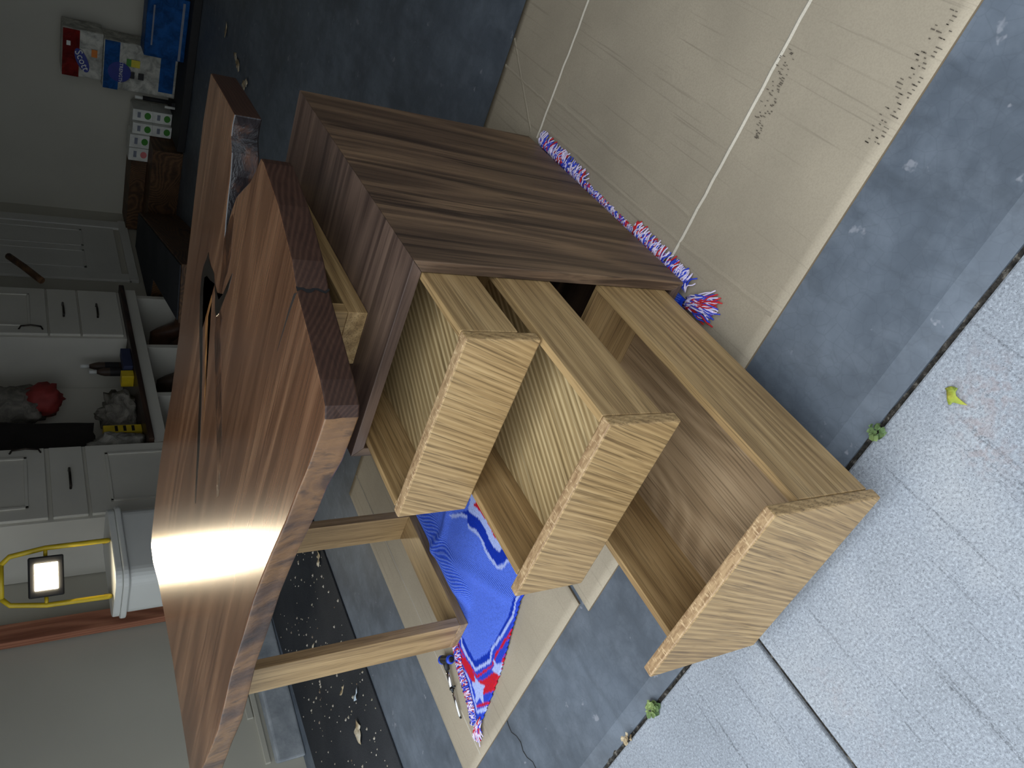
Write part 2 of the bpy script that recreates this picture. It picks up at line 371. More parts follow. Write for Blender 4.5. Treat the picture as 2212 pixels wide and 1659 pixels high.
# ------------------------------------------------------------------ the setting
JY = -0.452
bm = BM(); PF = [(5.6, -0.15), (5.6, 0.0), (-0.412, 0.0), (JY, -0.007), (JY, -0.15)]
a_ = [bm.verts.new((-3.4, y, z)) for y, z in PF]; b_ = [bm.verts.new((3.3, y, z)) for y, z in PF]
bm.faces.new(a_); bm.faces.new(list(reversed(b_)))
for i_ in range(5): bm.faces.new((a_[i_], b_[i_], b_[(i_ + 1) % 5], a_[(i_ + 1) % 5]))
tag(link('floor', bm, M['floor']), kind='structure')
bm = BM(); pr_ = None
for k in range(15):
    y_ = -0.14 - 0.285 * k / 14; x_ = -1.31 + 0.05 * k / 14 + 0.008 * math.sin(k * 1.7); w_ = 0.0012 + 0.001 * abs(math.sin(k * 2.3))
    q_ = [bm.verts.new((x_ - w_, y_, 0.0004)), bm.verts.new((x_ + w_, y_, 0.0004))]
    if pr_: bm.faces.new((pr_[0], pr_[1], q_[1], q_[0]))
    pr_ = q_
link('crack', bm, M['black'], bpy.data.objects['floor'])
dr = thing('driveway', None, None, (-0.426, -0.5, 0)); tag(dr, kind='structure')
for x0, x1 in ((-6.0, -0.431), (-0.421, 5.0)):
    bm = BM(); box(bm, x0, x1, -7.0, -0.461, -0.15, -0.004); link('concrete_panel', bm, M['drive'], dr, bevel=0.004)
bxp('groove_filler', dr, M['soil'], (-0.431, -0.421, -7.0, -0.461, -0.1, -0.014), 0)
def joint_strip():
    bm = BM(); n = 420; rows = []
    for i in range(n + 1):
        x = -3.3 + 6.6 * i / n; r = []
        for j, y in enumerate((-0.468, -0.463, -0.457, -0.451, -0.440)):
            z = -0.0105 + 0.006 * noise.noise(Vector((x * 24, y * 70, 1))) + 0.005 * noise.noise(Vector((x * 80, y * 100, 4)))
            r.append(bm.verts.new((x, y, z)))
        rows.append(r)
    for a, b in zip(rows, rows[1:]):
        for j in range(4): bm.faces.new((a[j], b[j], b[j + 1], a[j + 1])).smooth = True
    return bm
tag(link('trim_1', joint_strip(), M['soil']), kind='structure')
bm = BM()
box(bm, -3.15, -3.02, JY, 3.9, 0.0, 2.75); box(bm, -3.15, -2.8, 3.9, 5.3, 0.0, 2.75)
tag(link('wall_left', bm, M['wall']), kind='structure')
bm = BM(); box(bm, -3.15, 3.15, 5.3, 5.45, 0, 2.75); tag(link('wall_back', bm, M['wall']), kind='structure')
bm = BM(); box(bm, 2.2, 2.35, JY, 5.3, 0, 2.75); tag(link('wall_right', bm, M['wall_dark']), kind='structure')  # unseen wall, set close and dark so less light reaches the back
bm = BM(); box(bm, -3.15, 3.15, JY, -0.25, 2.08, 2.75); tag(link('wall_front', bm, M['wall']), kind='structure')
bm = BM(); box(bm, -3.15, 3.15, JY, 5.45, 2.75, 2.85); tag(link('ceiling', bm, M['ceil']), kind='structure')
# concrete footing along the near wall, with a small ledge and an end block
bm = BM()
prism(bm, [(-3.02, 0.66), (-2.97, 0.64), (-2.90, 1.6), (-3.02, 1.6)], 0.0, 0.13)
tag(link('trim_2', bm, M['curb'], bevel=0.012, seg=3), kind='structure')
bm = BM(); box(bm, -3.02, -3.006, 0.67, 1.5, 0.148, 0.172); box(bm, -3.02, -3.009, 0.9, 1.5, 0.176, 0.205)
tag(link('baseboard_left', bm, M['wall'], bevel=0.003), kind='structure')
bm = BM(); box(bm, -1.97, 2.19, 4.76, 5.3, 0, 0.055); tag(link('trim_4', bm, M['black'], bevel=0.006), kind='structure')
# door in the rear corner
def door():
    t = thing('door_1', None, None, (-2.8, 4.65, 0.42)); tag(t, kind='structure')
    X = -2.8
    bm = BM()
    box(bm, X, X + 0.02, 4.27, 4.36, 0.34, 2.42); box(bm, X, X + 0.02, 5.02, 5.12, 0.34, 2.42); box(bm, X, X + 0.02, 4.27, 5.12, 2.42, 2.5)
    link('door_casing', bm, M['door'], t, bevel=0.004)
    bxp('door_sill', t, M['door'], (X, X + 0.03, 4.27, 5.12, 0.30, 0.36))
    bm = BM(); box(bm, X, X + 0.012, 4.362, 5.018, 0.40, 2.41); d = link('door_leaf', bm, M['door'], t, bevel=0.002)
    for (y0, y1) in ((4.42, 4.66), (4.72, 4.96)):
        for (z0, z1) in ((0.62, 1.20), (1.32, 2.25)):
            bm = BM()
            for r in ((y0, y1, z0, z0 + .018), (y0, y1, z1 - .018, z1), (y0, y0 + .018, z0, z1), (y1 - .018, y1, z0, z1)): box(bm, X + .012, X + .018, *r)
            link('panel_moulding', bm, M['door'], d, bevel=0.002)
    return t
door()
bm = BM(); box(bm, -3.0, -2.955, 1.50, 1.60, 0.13, 1.35)
tag(link('leaning_board', bm, M['redwood'], origin=(-2.98, 1.55, 0.13), bevel=0.003), 'reddish unpainted wood board upright at the end of the pale wall', 'board')

# ------------------------------------------------------------------ rubber mat
bm = BM(); box(bm, -2.885, -2.035, -0.15, 2.2, 0.0, 0.008)
tag(link('floor_mat', bm, M['mat'], origin=(-2.46, 1.0, 0), bevel=0.003), 'long black rubber floor mat beside the pale wall, littered with dry debris', 'floor mat')

# ------------------------------------------------------------------ cardboard
def sheet(name, label, x0, x1, y0, y1, creases, sk=0.0, dents=0.0012):
    bm = BM(); nx, ny = 60, 46; top = []
    for i in range(nx + 1):
        r = []
        for j in range(ny + 1):
            x = x0 + (x1 - x0) * i / nx; y = y0 + (y1 - y0) * j / ny + sk * (i / nx)
            r.append(bm.verts.new((x, y, 0.005 + dents * abs(noise.noise(Vector((x * 3, y * 3, 2)))))))
        top.append(r)
    for a, b in zip(top, top[1:]):
        for j in range(ny):
            f = bm.faces.new((a[j], b[j], b[j + 1], a[j + 1])); f.smooth = True
    rim = [top[i][0] for i in range(nx + 1)] + [top[nx][j] for j in range(1, ny + 1)] + [top[i][ny] for i in range(nx - 1, -1, -1)] + [top[0][j] for j in range(ny - 1, 0, -1)]
    low = [bm.verts.new((v.co.x, v.co.y, 0.0005)) for v in rim]
    n = len(rim)
    for i in range(n):
        f = bm.faces.new((rim[i], rim[(i + 1) % n], low[(i + 1) % n], low[i])); f.material_index = 1
    bm.faces.new(list(reversed(low)))
    o = link(name, bm, [M['card'], M['card_dark']], origin=((x0 + x1) / 2, (y0 + y1) / 2, 0))
    tag(o, label, 'cardboard')
    for (a, b, w, mat) in creases:
        bm = BM(); A = Vector(a); B = Vector(b); n = 24; pts = []
        d = (B - A).normalized(); pr = Vector((-d.y, d.x))
        for i in range(n + 1):
            q = A.lerp(B, i / n) + pr * 0.0025 * noise.noise(Vector((i * 0.9, a[0] * 7, a[1])))
            pts.append(q)
        hz = 0.0076 if mat == 'card_edge' else 0.0064
        for s0, s1 in zip(pts, pts[1:]):
            v = [bm.verts.new((s0.x - pr.x * w, s0.y - pr.y * w, 0.0055)), bm.verts.new((s1.x - pr.x * w, s1.y - pr.y * w, 0.0055)),
                 bm.verts.new((s1.x, s1.y, hz)), bm.verts.new((s0.x, s0.y, hz)),
                 bm.verts.new((s1.x + pr.x * w, s1.y + pr.y * w, 0.0055)), bm.verts.new((s0.x + pr.x * w, s0.y + pr.y * w, 0.0055))]
            bm.faces.new((v[0], v[1], v[2], v[3])); bm.faces.new((v[3], v[2], v[4], v[5]))
        link('fold_crease', bm, M[mat], o)
    return o
cr = [((0.0, 0.667), (0.72, 0.672), 0.004, 'card_edge'), ((0.0, 0.082), (0.72, 0.072), 0.0045, 'card_edge'),
      ((0.035, 0.62), (0.045, 0.08), 0.006, 'card'), ((0.045, 0.08), (0.06, -0.19), 0.007, 'card'), ((0.09, 0.92), (0.085, 0.68), 0.004, 'card'),
      ((0.105, 0.66), (0.098, 0.09), 0.006, 'card'), ((0.62, -0.19), (0.66, 0.05), 0.005, 'card'), ((0.16, 0.92), (0.0, 0.70), 0.004, 'card')]
big = sheet('cardboard_sheet', 'large creased cardboard sheet beside and under the walnut drawer cabinet', -0.772, 0.74, -0.202, 0.927, cr)
sheet('cardboard_sheet', 'smaller cardboard sheet under the tall oak legs and screwdriver', -1.63, -0.788, -0.17, 1.0, [((-1.5, -0.16), (-1.52, 0.99), 0.003, 'card_edge')], 0.0)

bm = BM(); R = random.Random(5)
def fleck(x, y):
    L, w = R.uniform(.003, .008), R.uniform(.0004, .0009)
    for q in ((x - w, y, x + w, y + L),):
        bm.faces.new([bm.verts.new(p + (0.0069,)) for p in ((q[0], q[1]), (q[2], q[1]), (q[2], q[3]), (q[0], q[3]))])
for k in range(34):
    x = 0.37 + 0.20 * k / 33
    for j in range(R.choice((1, 2, 2, 3))): fleck(x, -0.198 + R.uniform(0.004, 0.035))
for k in range(60): fleck(0.285 + 0.0025 * k + R.uniform(-.001, .001), 0.035 + 0.025 * k / 60 + R.uniform(-.016, .016))
tag(link('dark_flecks', bm, M['fleck'], big), kind='stuff')
# ------------------------------------------------------------------ blanket
def inpoly(x, y, P):
    c = False; n = len(P); j = n - 1
    for i in range(n):
        xi, yi = P[i]; xj, yj = P[j]
        if (yi > y) != (yj > y) and x < (xj - xi) * (y - yi) / (yj - yi) + xi: c = not c
        j = i
    return c
OUT = [(0.0, 0.63), (-0.004, 0.3), (-0.02, -0.03), (-0.30, -0.028), (-0.6, -0.02), (-0.964, -0.018), (-1.034, -0.035), (-1.11, -0.055), (-1.2, -0.077), (-1.3, -0.093), (-1.40, -0.107),
       (-1.433, -0.095), (-1.412, -0.065), (-1.398, -0.028), (-1.385, 0.01), (-1.376, 0.054), (-1.352, 0.086), (-1.345, 0.12), (-1.362, 0.2), (-1.372, 0.4), (-1.39, 0.56), (-1.36, 0.62), (-0.9, 0.64)]
NAVY = [(-1.072, 0.377), (-1.016, 0.336), (-0.983, 0.314), (-0.974, 0.288), (-0.958, 0.261), (-0.956, 0.233), (-0.957, 0.207), (-0.963, 0.183), (-0.963, 0.154), (-0.955, 0.132), (-0.933, 0.126), (-0.90, 0.12), (-0.90, 0.09), (-0.934, 0.091), (-0.95, 0.094), (-0.992, 0.116), (-0.989, 0.13), (-0.995, 0.157), (-0.995, 0.182), (-0.989, 0.199), (-0.988, 0.221), (-0.992, 0.248), (-1.009, 0.274), (-1.014, 0.29), (-0.998, 0.304), (-1.018, 0.334), (-1.069, 0.369)]
O1 = [(-1.076, 0.378), (-1.065, 0.372), (-1.018, 0.334), (-0.997, 0.307), (-1.004, 0.298), (-1.032, 0.333), (-1.076, 0.364)]
O2 = [(-1.013, 0.291), (-1.009, 0.274), (-0.992, 0.248), (-0.988, 0.221), (-0.989, 0.199), (-0.995, 0.182), (-0.995, 0.157), (-0.989, 0.13), (-0.991, 0.114), (-0.959, 0.095), (-0.9, 0.087), (-0.9, 0.078), (-0.975, 0.089), (-0.998, 0.107), (-0.998, 0.119), (-1.005, 0.15), (-1.007, 0.177), (-1.002, 0.19), (-0.996, 0.219), (-1.006, 0.246), (-1.021, 0.278)]
WIN = [(-0.949, 0.40), (-0.949, 0.321), (-0.97, 0.317), (-0.987, 0.309), (-0.974, 0.288), (-0.958, 0.261), (-0.956, 0.233), (-0.957, 0.207), (-0.963, 0.183), (-0.963, 0.154), (-0.955, 0.132), (-0.933, 0.126), (-0.70, 0.126), (-0.70, 0.40)]
RED0 = [(-0.934, 0.298), (-0.947, 0.298), (-0.936, 0.27), (-0.932, 0.223), (-0.939, 0.173), (-0.932, 0.158), (-0.72, 0.158), (-0.72, 0.298)]
CEN = [(-1.30, 0.7), (-1.308, 0.134), (-1.306, 0.102), (-1.303, 0.062), (-1.298, 0.019), (-1.222, -0.007), (-1.136, -0.011), (-1.06, -0.012), (-0.99, 0.004), (0.1, 0.004), (0.1, 0.7)]
WO = [(-1.315, 0.7), (-1.315, 0.134), (-1.321, 0.107), (-1.332, 0.093), (-1.333, 0.065), (-1.319, -0.002), (-1.23, -0.033), (-1.196, -0.018), (-1.137, -0.024), (-1.082, -0.029), (-1.03, -0.027), (-0.99, -0.012), (0.1, -0.012), (0.1, 0.7)]
WI = [(-1.309, 0.7), (-1.309, 0.136), (-1.313, 0.106), (-1.322, 0.093), (-1.322, 0.056), (-1.31, 0.004), (-1.227, -0.024), (-1.195, -0.011), (-1.145, -0.015), (-1.097, -0.020), (-1.03, -0.018), (-0.98, -0.003), (0.1, -0.003), (0.1, 0.7)]
R1O = [(-1.345, 0.7), (-1.345, 0.09), (-1.343, 0.055), (-1.327, -0.018), (-1.23, -0.046), (-1.185, -0.039), (-1.125, -0.044), (-1.058, -0.049), (-1.0, -0.045), (0.1, -0.03), (0.1, 0.7)]
R1I = [(-1.340, 0.7), (-1.340, 0.09), (-1.338, 0.055), (-1.321, -0.013), (-1.23, -0.039), (-1.185, -0.032), (-1.125, -0.037), (-1.058, -0.042), (-1.0, -0.036), (0.1, -0.02), (0.1, 0.7)]
RBAND = [(-1.357, 0.084), (-1.343, 0.057), (-1.334, 0.017), (-1.331, -0.023), (-1.303, -0.041), (-1.242, -0.057), (-1.194, -0.064), (-1.13, -0.062), (-1.169, -0.080), (-1.216, -0.085), (-1.274, -0.092), (-1.334, -0.067), (-1.36, -0.004), (-1.37, 0.058), (-1.367, 0.074)]
ST1 = [(-1.335, -0.005), (-1.325, -0.038), (-1.308, -0.055), (-1.331, -0.06), (-1.354, -0.083), (-1.362, -0.059), (-1.393, -0.06), (-1.37, -0.04), (-1.364, -0.009), (-1.342, -0.021)]
ST2 = [(-1.211, -0.028), (-1.207, -0.053), (-1.176, -0.068), (-1.197, -0.073), (-1.212, -0.09), (-1.233, -0.063), (-1.241, -0.049), (-1.221, -0.05)]
OW = [(-1.383, 0.048), (-1.373, 0.023), (-1.375, 0.001), (-1.387, -0.025), (-1.399, -0.055), (-1.411, -0.082), (-1.361, -0.103), (-1.334, -0.103), (-1.355, -0.091), (-1.399, -0.076), (-1.392, -0.059), (-1.38, -0.029), (-1.369, -0.003), (-1.366, 0.024)]
R2 = [(-1.399, -0.063), (-1.347, -0.083), (-1.316, -0.099), (-1.32, -0.104), (-1.351, -0.091), (-1.401, -0.069)]
cBASE, cNAVY, cWHITE, cRED, cMID = lin((62, 98, 226)), lin((14, 52, 178)), lin((180, 194, 248)), lin((206, 28, 40)), lin((44, 72, 204))
def bcol(x, y):
    jx = x + 0.0018 * noise.noise(Vector((x * 300, y * 300, 0))); jy = y + 0.0018 * noise.noise(Vector((x * 300, y * 300, 9)))
    for P, c in ((ST1, cWHITE), (ST2, cWHITE), (OW, cWHITE), (R2, cRED)):
        if inpoly(jx, jy, P): return c, 0.0
    if inpoly(jx, jy, CEN):
        if inpoly(jx, jy, RED0): return cRED, 0.0
        if inpoly(jx, jy, O1) or inpoly(jx, jy, O2): return cWHITE, 0.0
        if inpoly(jx, jy, NAVY): return cNAVY, 0.0
        if inpoly(jx, jy, WIN): return cWHITE, 0.0
        return cBASE, 0.75
    if inpoly(jx, jy, WI): return cNAVY, 0.0
    if inpoly(jx, jy, WO): return cWHITE, 0.0
    if inpoly(jx, jy, RBAND): return cRED, 0.0
    if inpoly(jx, jy, R1I): return cMID, 0.0
    if inpoly(jx, jy, R1O): return cRED, 0.0
    return cMID, 0.0
def sm(a, b, x):
    t = max(0.0, min(1.0, (x - a) / (b - a))); return t * t * (3 - 2 * t)
def bheight(x, y):
    z = 0.0145
    vis = sm(-1.45, -1.38, x) * (1 - sm(-0.62, -0.50, x))
    z += vis * 0.006 * noise.noise(Vector((x * 5, y * 6, 3)))
    hump = math.exp(-((x + 1.198) / 0.026) ** 2) * sm(0.12, 0.2, y) * (1 - sm(0.5, 0.58, y))
    z += 0.027 * hump
    # soft folds running across
    z += vis * 0.006 * math.exp(-(((x + 1.13) * 0.85 + (y - 0.22) * 0.52) / 0.022) ** 2) * sm(-0.05, 0.05, y)
    z += vis * 0.007 * math.exp(-(((x + 1.16) * 0.30 - (y - 0.37) * 0.95) / 0.018) ** 2)
    # flat where the oak rail stands on it and where the cabinet stands
    f = sm(-1.385, -1.375, x) * (1 - sm(-1.235, -1.222, x)) * sm(0.09, 0.11, y) * (1 - sm(0.57, 0.59, y))
    z = z * (1 - f) + 0.0130 * f
    g = sm(-0.55, -0.5, x)
    z = z * (1 - g) + 0.0130 * g
    return max(z, 0.0125)
def blanket():
    bm = BM(); lc = bm.verts.layers.float_color.new('knit'); lw = bm.verts.layers.float_color.new('weave'); V = {}
    st = 0.0042
    nx0, nx1, ny0, ny1 = int(-1.46 / st), int(0.02 / st), int(-0.14 / st), int(0.66 / st)
    for i in range(nx0, nx1 + 1):
        for j in range(ny0, ny1 + 1):
            x, y = i * st, j * st
            if not inpoly(x, y, OUT): continue
            if x > -0.5 and (j % 4 or i % 4): continue
            v = bm.verts.new((x, y, bheight(x, y))); c, w = bcol(x, y)
            v[lc] = c; v[lw] = (w, w, w, 1); V[i, j] = v
    for (i, j), v in V.items():
        s = 1
        q = [V.get(k) for k in ((i, j), (i + s, j), (i + s, j + s), (i, j + s))]
        if all(q):
            if i * st <= -0.5: bm.faces.new(q).smooth = True
        if i % 4 == 0 and j % 4 == 0 and i * st > -0.5 - 4 * st:
            q = [V.get(k) for k in ((i, j), (i + 4, j), (i + 4, j + 4), (i, j + 4))]
            if all(q) and (i * st > -0.5): bm.faces.new(q).smooth = True
    o = link('blanket', bm, M['knit'], origin=(-0.7, 0.25, 0.006))
    s = o.modifiers.new('solid', 'SOLIDIFY'); s.thickness = 0.005; s.offset = -1
    tag(o, 'blue knitted blanket with red and white star border and fringe under the cabinet', 'blanket')
    bm = BM(); R = random.Random(3)
    def strand(p, d, L, mi, lift=0.012):
        d = Vector((d[0], d[1])).normalized(); pr = Vector((-d.y, d.x)); w = R.uniform(-.4, .4); path = []
        for k in range(6):
            t = k / 5; q = Vector(p) + d * L * t + pr * (w * L * 0.5 * t * t + 0.003 * math.sin(t * 7 + w * 9))
            path.append((q.x, q.y, 0.0095 + lift * math.sin(math.pi * min(1, t * 0.8 + 0.15)) * R.uniform(.5, 1)))
        tube(bm, path, 0.0016, 4, mi)
    def run(pts, nper, L, out, lift=0.012):
        for a, b in zip(pts, pts[1:]):
            a = Vector(a); b = Vector(b); n = max(1, int((b - a).length * nper))
            e = (b - a).normalized(); nn = Vector((e.y, -e.x)) * out
            for k in range(n):
                q = a.lerp(b, (k + R.random()) / n); tt = R.choice((0, 1, 2, 2, 2, 1))
                dd = nn + e * R.uniform(-.45, .45); strand((q.x, q.y), dd, L * R.uniform(.7, 1.15), tt, lift)
    run([(-0.006, 0.63), (-0.010, 0.42)], 900, 0.034, -1)
    run([(-0.010, 0.42), (-0.014, 0.20)], 900, 0.016, -1, 0.003)
    run([(-0.012, 0.20), (-0.02, 0.0)], 950, 0.034, -1)
    for k in range(90): strand((R.uniform(-.045, -.02), R.uniform(-.03, -0.01)), (R.uniform(.1, .9), -1), R.uniform(.05, .075), R.choice((0, 1, 2)), 0.014)
    run([(-1.345, 0.115), (-1.352, 0.086), (-1.376, 0.054), (-1.385, 0.01), (-1.398, -0.028), (-1.412, -0.065), (-1.433, -0.095)], 1300, 0.040, 1)
    for k in range(70): strand((R.uniform(-1.436, -1.40), R.uniform(-.108, -.095)), (-1, -0.55 + R.uniform(-.35, .35)), R.uniform(.04, .06), R.choice((0, 1, 2, 2)))
    run([(-1.374, 0.57), (-1.368, 0.40)], 900, 0.045, -1, 0.006)
    f = link('fringe', bm, [M['yarn_red'], M['yarn_blue'], M['yarn_white']], o); tag(f, 'red, white and blue yarn fringe', kind='stuff')
blanket()

# ------------------------------------------------------------------ walnut cabinet with three oak drawers
CW, CD, ZB, ZT, TH = 0.4134, 0.667, 0.03, 0.61, 0.020
cab = thing('drawer_cabinet', 'walnut waterfall cabinet with three open oak drawers under the desk slab', 'cabinet', (-CW / 2, CD / 2, 0.012))
def panel_y(name, pts, y0, y1, mat, bevel=0.0012):
    bm = BM(); a = [bm.verts.new((x, y0, z)) for x, z in pts]; b = [bm.verts.new((x, y1, z)) for x, z in pts]
    bm.faces.new(a); bm.faces.new(list(reversed(b))); n = len(pts)
    for i in range(n): bm.faces.new((a[i], b[i], b[(i + 1) % n], a[(i + 1) % n]))
    return link(name, bm, mat, cab, bevel=bevel)
g = 0.0002
panel_y('top_panel', [(-CW, ZT), (0, ZT), (-TH, ZT - TH), (-CW + TH, ZT - TH)], 0, CD, M['wal_x'])
panel_y('side_panel', [(0, ZT - g), (0, ZB + g), (-TH, ZB + TH), (-TH, ZT - TH - g)], 0, CD, M['wal_z'])
panel_y('side_panel', [(-CW, ZT - g), (-CW, ZB + g), (-CW + TH, ZB + TH), (-CW + TH, ZT - TH - g)], 0, CD, M['wal_z'])
panel_y('bottom_panel', [(-CW, ZB), (0, ZB), (-TH, ZB + TH), (-CW + TH, ZB + TH)], 0, CD, M['wal_x'])
bxp('back_panel', cab, M['wal_z'], (-CW + TH, -TH, CD - 0.012, CD - 0.002, ZB + TH, ZT - TH), 0)
for sx_ in (-CW + 0.05, -0.09):
    for sy in (0.05, CD - 0.09): bxp('foot', cab, M['black'], (sx_, sx_ + 0.04, sy, sy + 0.04, 0.0135, ZB))
XR, XL = -0.0212, -0.3922
def drawer(pull, ztop, zbot, stop, sbot, mats, length=0.55, XS=-0.38):
    yf = -pull + 0.020; yb = -pull + length
    bm = BM(); box(bm, XS + 0.013, XR - 0.013, yf, yb - 0.012, sbot + 0.010, sbot + 0.018)
    d = link('drawer', bm, mats['bottom'], cab)
    bm = BM(); box(bm, XL, XR, -pull, yf - 0.0004, zbot, ztop); bm.normal_update()
    for f in bm.faces:
        if abs(f.normal.z) > 0.9: f.material_index = 1
    link('drawer_front', bm, [mats['front'], M['oak_end']], d, bevel=0.003, seg=2)
    for x0 in (XR - 0.013, XS):
        bxp('drawer_side', d, mats['side'], (x0, x0 + 0.013, yf, yb, sbot, stop), 0.001)
    bxp('drawer_back', d, mats['back'], (XS + 0.0132, XR - 0.0132, yb - 0.012, yb, sbot, stop), 0.001)
    for x0 in (XR - 0.035, XS + 0.017): bxp('slide_rail', d, M['darksteel'], (x0, x0 + 0.018, yf + 0.05, yb - 0.02, sbot - 0.004, sbot + 0.0095), 0)
    return d
OM = dict(front=M['oak_front'], side=M['oak_y'], back=M['oak_x'], bottom=M['oak_y_pale'])
drawer(0.170, 0.588, 0.457, 0.588, 0.490, OM, 0.50, -0.384)
drawer(0.361, 0.4525, 0.316, 0.4525, 0.342, OM, 0.52, -0.361)
OM3 = dict(OM, bottom=M['oak_bottom'])
drawer(0.548, 0.2985, 0.052, 0.229, 0.066, OM3, 0.56, -0.380)

# ------------------------------------------------------------------ desk: live-edge slab on oak frames
desk = thing('desk', 'live-edge walnut desk slab with black resin lines on a pale oak frame', 'desk', (-1.30, 0.33, 0.010))
ZS, TS = 0.740, 0.055
top = [(-0.071, 0.877), (-0.067, 0.80), (-0.064, 0.72), (-0.061, 0.628),                               # cut end, far part
       (-0.085, 0.634), (-0.107, 0.630), (-0.132, 0.606), (-0.174, 0.590), (-0.233, 0.580), (-0.270, 0.571), (-0.30, 0.560),   # void, far wall
       (-0.262, 0.550), (-0.225, 0.538), (-0.185, 0.520), (-0.150, 0.484), (-0.117, 0.448), (-0.082, 0.424), (-0.048, 0.406),  # void, near wall
       (-0.047, 0.385), (-0.065, 0.266), (-0.100, 0.147), (-0.126, 0.098), (-0.149, 0.011), (-0.173, -0.072), (-0.190, -0.112),
       (-0.207, -0.123), (-0.239, -0.121), (-0.307, -0.114), (-0.385, -0.100), (-0.465, -0.089), (-0.577, -0.066), (-0.66, -0.052), (-0.743, -0.041), (-0.873, -0.035), (-1.004, -0.024), (-1.12, -0.030), (-1.222, -0.032), (-1.34, -0.016), (-1.451, 0.001), (-1.56, 0.010),
       (-1.600, 0.040), (-1.606, 0.083), (-1.594, 0.24), (-1.580, 0.387), (-1.583, 0.577), (-1.588, 0.685), (-1.610, 0.772), (-1.598, 0.835),
       (-1.54, 0.848), (-1.40, 0.858), (-1.257, 0.864), (-1.12, 0.858), (-0.95, 0.840), (-0.78, 0.842), (-0.592, 0.857), (-0.45, 0.868), (-0.30, 0.882), (-0.187, 0.888)]
I_END1 = range(0, 3); I_VOID = range(3, 10); I_SAP = range(10, 17); I_END2 = range(17, 25)
def slab():
    n = len(top); bm = BM(); rings = []
    levels = [(0.0, 0.0), (-0.004, 0.0), (-0.014, 0.3), (-0.028, 0.65), (-0.042, 0.9), (-TS, 1.0)]
    for dz, t in levels:
        r = []
        for i, (x, y) in enumerate(top):
            ox = oy = 0.0
            if i >= 25 and i < 40:       # front live edge undercuts outward
                oy = (0.009 if 27 < i < 38 else 0.002) * t
                oy += 0.004 * noise.noise(Vector((x * 9, dz * 60, 1))) * math.sin(math.pi * min(1, t))
            elif 4 <= i <= 9: oy = -0.004 * t
            elif 11 <= i <= 16: oy = 0.006 * math.sin(math.pi * 0.9 * t); ox = 0
            elif i >= 48: oy = 0.003 * noise.noise(Vector((x * 9, dz * 60, 5))) * t
            r.append(bm.verts.new((x + ox, y + oy, ZS + dz)))
        rings.append(r)
    f = bm.faces.new(rings[0]); f.material_index = 0
    f = bm.faces.new(list(reversed(rings[-1]))); f.material_index = 0
    for k, (a, b) in enumerate(zip(rings, rings[1:])):
        for i in range(n):
            f = bm.faces.new((a[i], b[i], b[(i + 1) % n], a[(i + 1) % n]))
            if i in I_END1 or i in I_END2 or 40 <= i < 47: f.material_index = 1
            elif i in I_VOID: f.material_index = 3
            elif i in I_SAP: f.material_index = 4
            else: f.material_index = 2; f.smooth = True
    bmesh.ops.recalc_face_normals(bm, faces=bm.faces[:])
    s = link('slab_top', bm, [M['wal_slab'], M['wal_end'], M['bark'], M['void'], M['sap']], desk, bevel=0.003, seg=2)
    def inlay(name, pts, mat, z=0.0006, jag=0.0):
        bm = BM(); prism(bm, pts, ZS - 0.004, ZS + z); bmesh.ops.triangulate(bm, faces=[f for f in bm.faces if len(f.verts) > 4]); return link(name, bm, mat, s)
    inlay('resin_line', [(-0.401, 0.666), (-0.425, 0.675), (-0.454, 0.691), (-0.487, 0.695), (-0.527, 0.685), (-0.599, 0.643), (-0.675, 0.58), (-0.767, 0.534), (-0.85, 0.495), (-0.98, 0.440), (-0.975, 0.432), (-0.83, 0.478), (-0.747, 0.515), (-0.658, 0.562), (-0.576, 0.617), (-0.497, 0.662), (-0.469, 0.667), (-0.452, 0.647), (-0.443, 0.616), (-0.425, 0.573), (-0.410, 0.592), (-0.413, 0.632), (-0.408, 0.653)], M['resin'])
    inlay('resin_line', [(-0.425, 0.573), (-0.445, 0.551), (-0.47, 0.538), (-0.476, 0.521), (-0.456, 0.503), (-0.435, 0.495), (-0.396, 0.478), (-0.371, 0.466), (-0.323, 0.455), (-0.37, 0.481), (-0.401, 0.496), (-0.432, 0.521), (-0.429, 0.543)], M['resin'], 0.0009)
    inlay('bark_inclusion', [(-0.43, 0.522), (-0.479, 0.522), (-0.521, 0.508), (-0.577, 0.460), (-0.648, 0.400), (-0.725, 0.330), (-0.80, 0.285), (-0.78, 0.272), (-0.693, 0.302), (-0.61, 0.362), (-0.541, 0.418), (-0.487, 0.466), (-0.45, 0.476)], M['inclusion'], 0.0003)
    inlay('bark_inclusion', [(-0.285, 0.553), (-0.32, 0.551), (-0.36, 0.541), (-0.40, 0.533), (-0.43, 0.523), (-0.415, 0.509), (-0.37, 0.503), (-0.345, 0.492), (-0.30, 0.489), (-0.27, 0.499), (-0.235, 0.507), (-0.225, 0.522), (-0.25, 0.541)], M['inclusion'], 0.0003)
    inlay('sapwood_streak', [(-0.445, 0.60), (-0.47, 0.632), (-0.50, 0.628), (-0.58, 0.585), (-0.66, 0.53), (-0.75, 0.48), (-0.69, 0.50), (-0.60, 0.545), (-0.52, 0.585), (-0.475, 0.575)], M['sap'], 0.0003)
    bm = BM(); prism(bm, [(-0.1375, 0.103), (-0.164, 0.108), (-0.201, 0.113), (-0.267, 0.1205), (-0.2, 0.109), (-0.162, 0.102), (-0.136, 0.095), (-0.1285, 0.092)], ZS - 0.004, ZS + 0.0005)
    a = []
    for k in range(8):
        z = ZS - TS * k / 7; w = 0.0045 * (1 - 0.5 * k / 7); yy = 0.098 + 0.004 * math.sin(k * 1.9)
        xo = -0.126 + (yy - 0.098) * 0.3
        a.append([bm.verts.new((xo + 0.0009 + 0.29 * w, yy + w, z)), bm.verts.new((xo + 0.0009 - 0.29 * w, yy - w, z))])
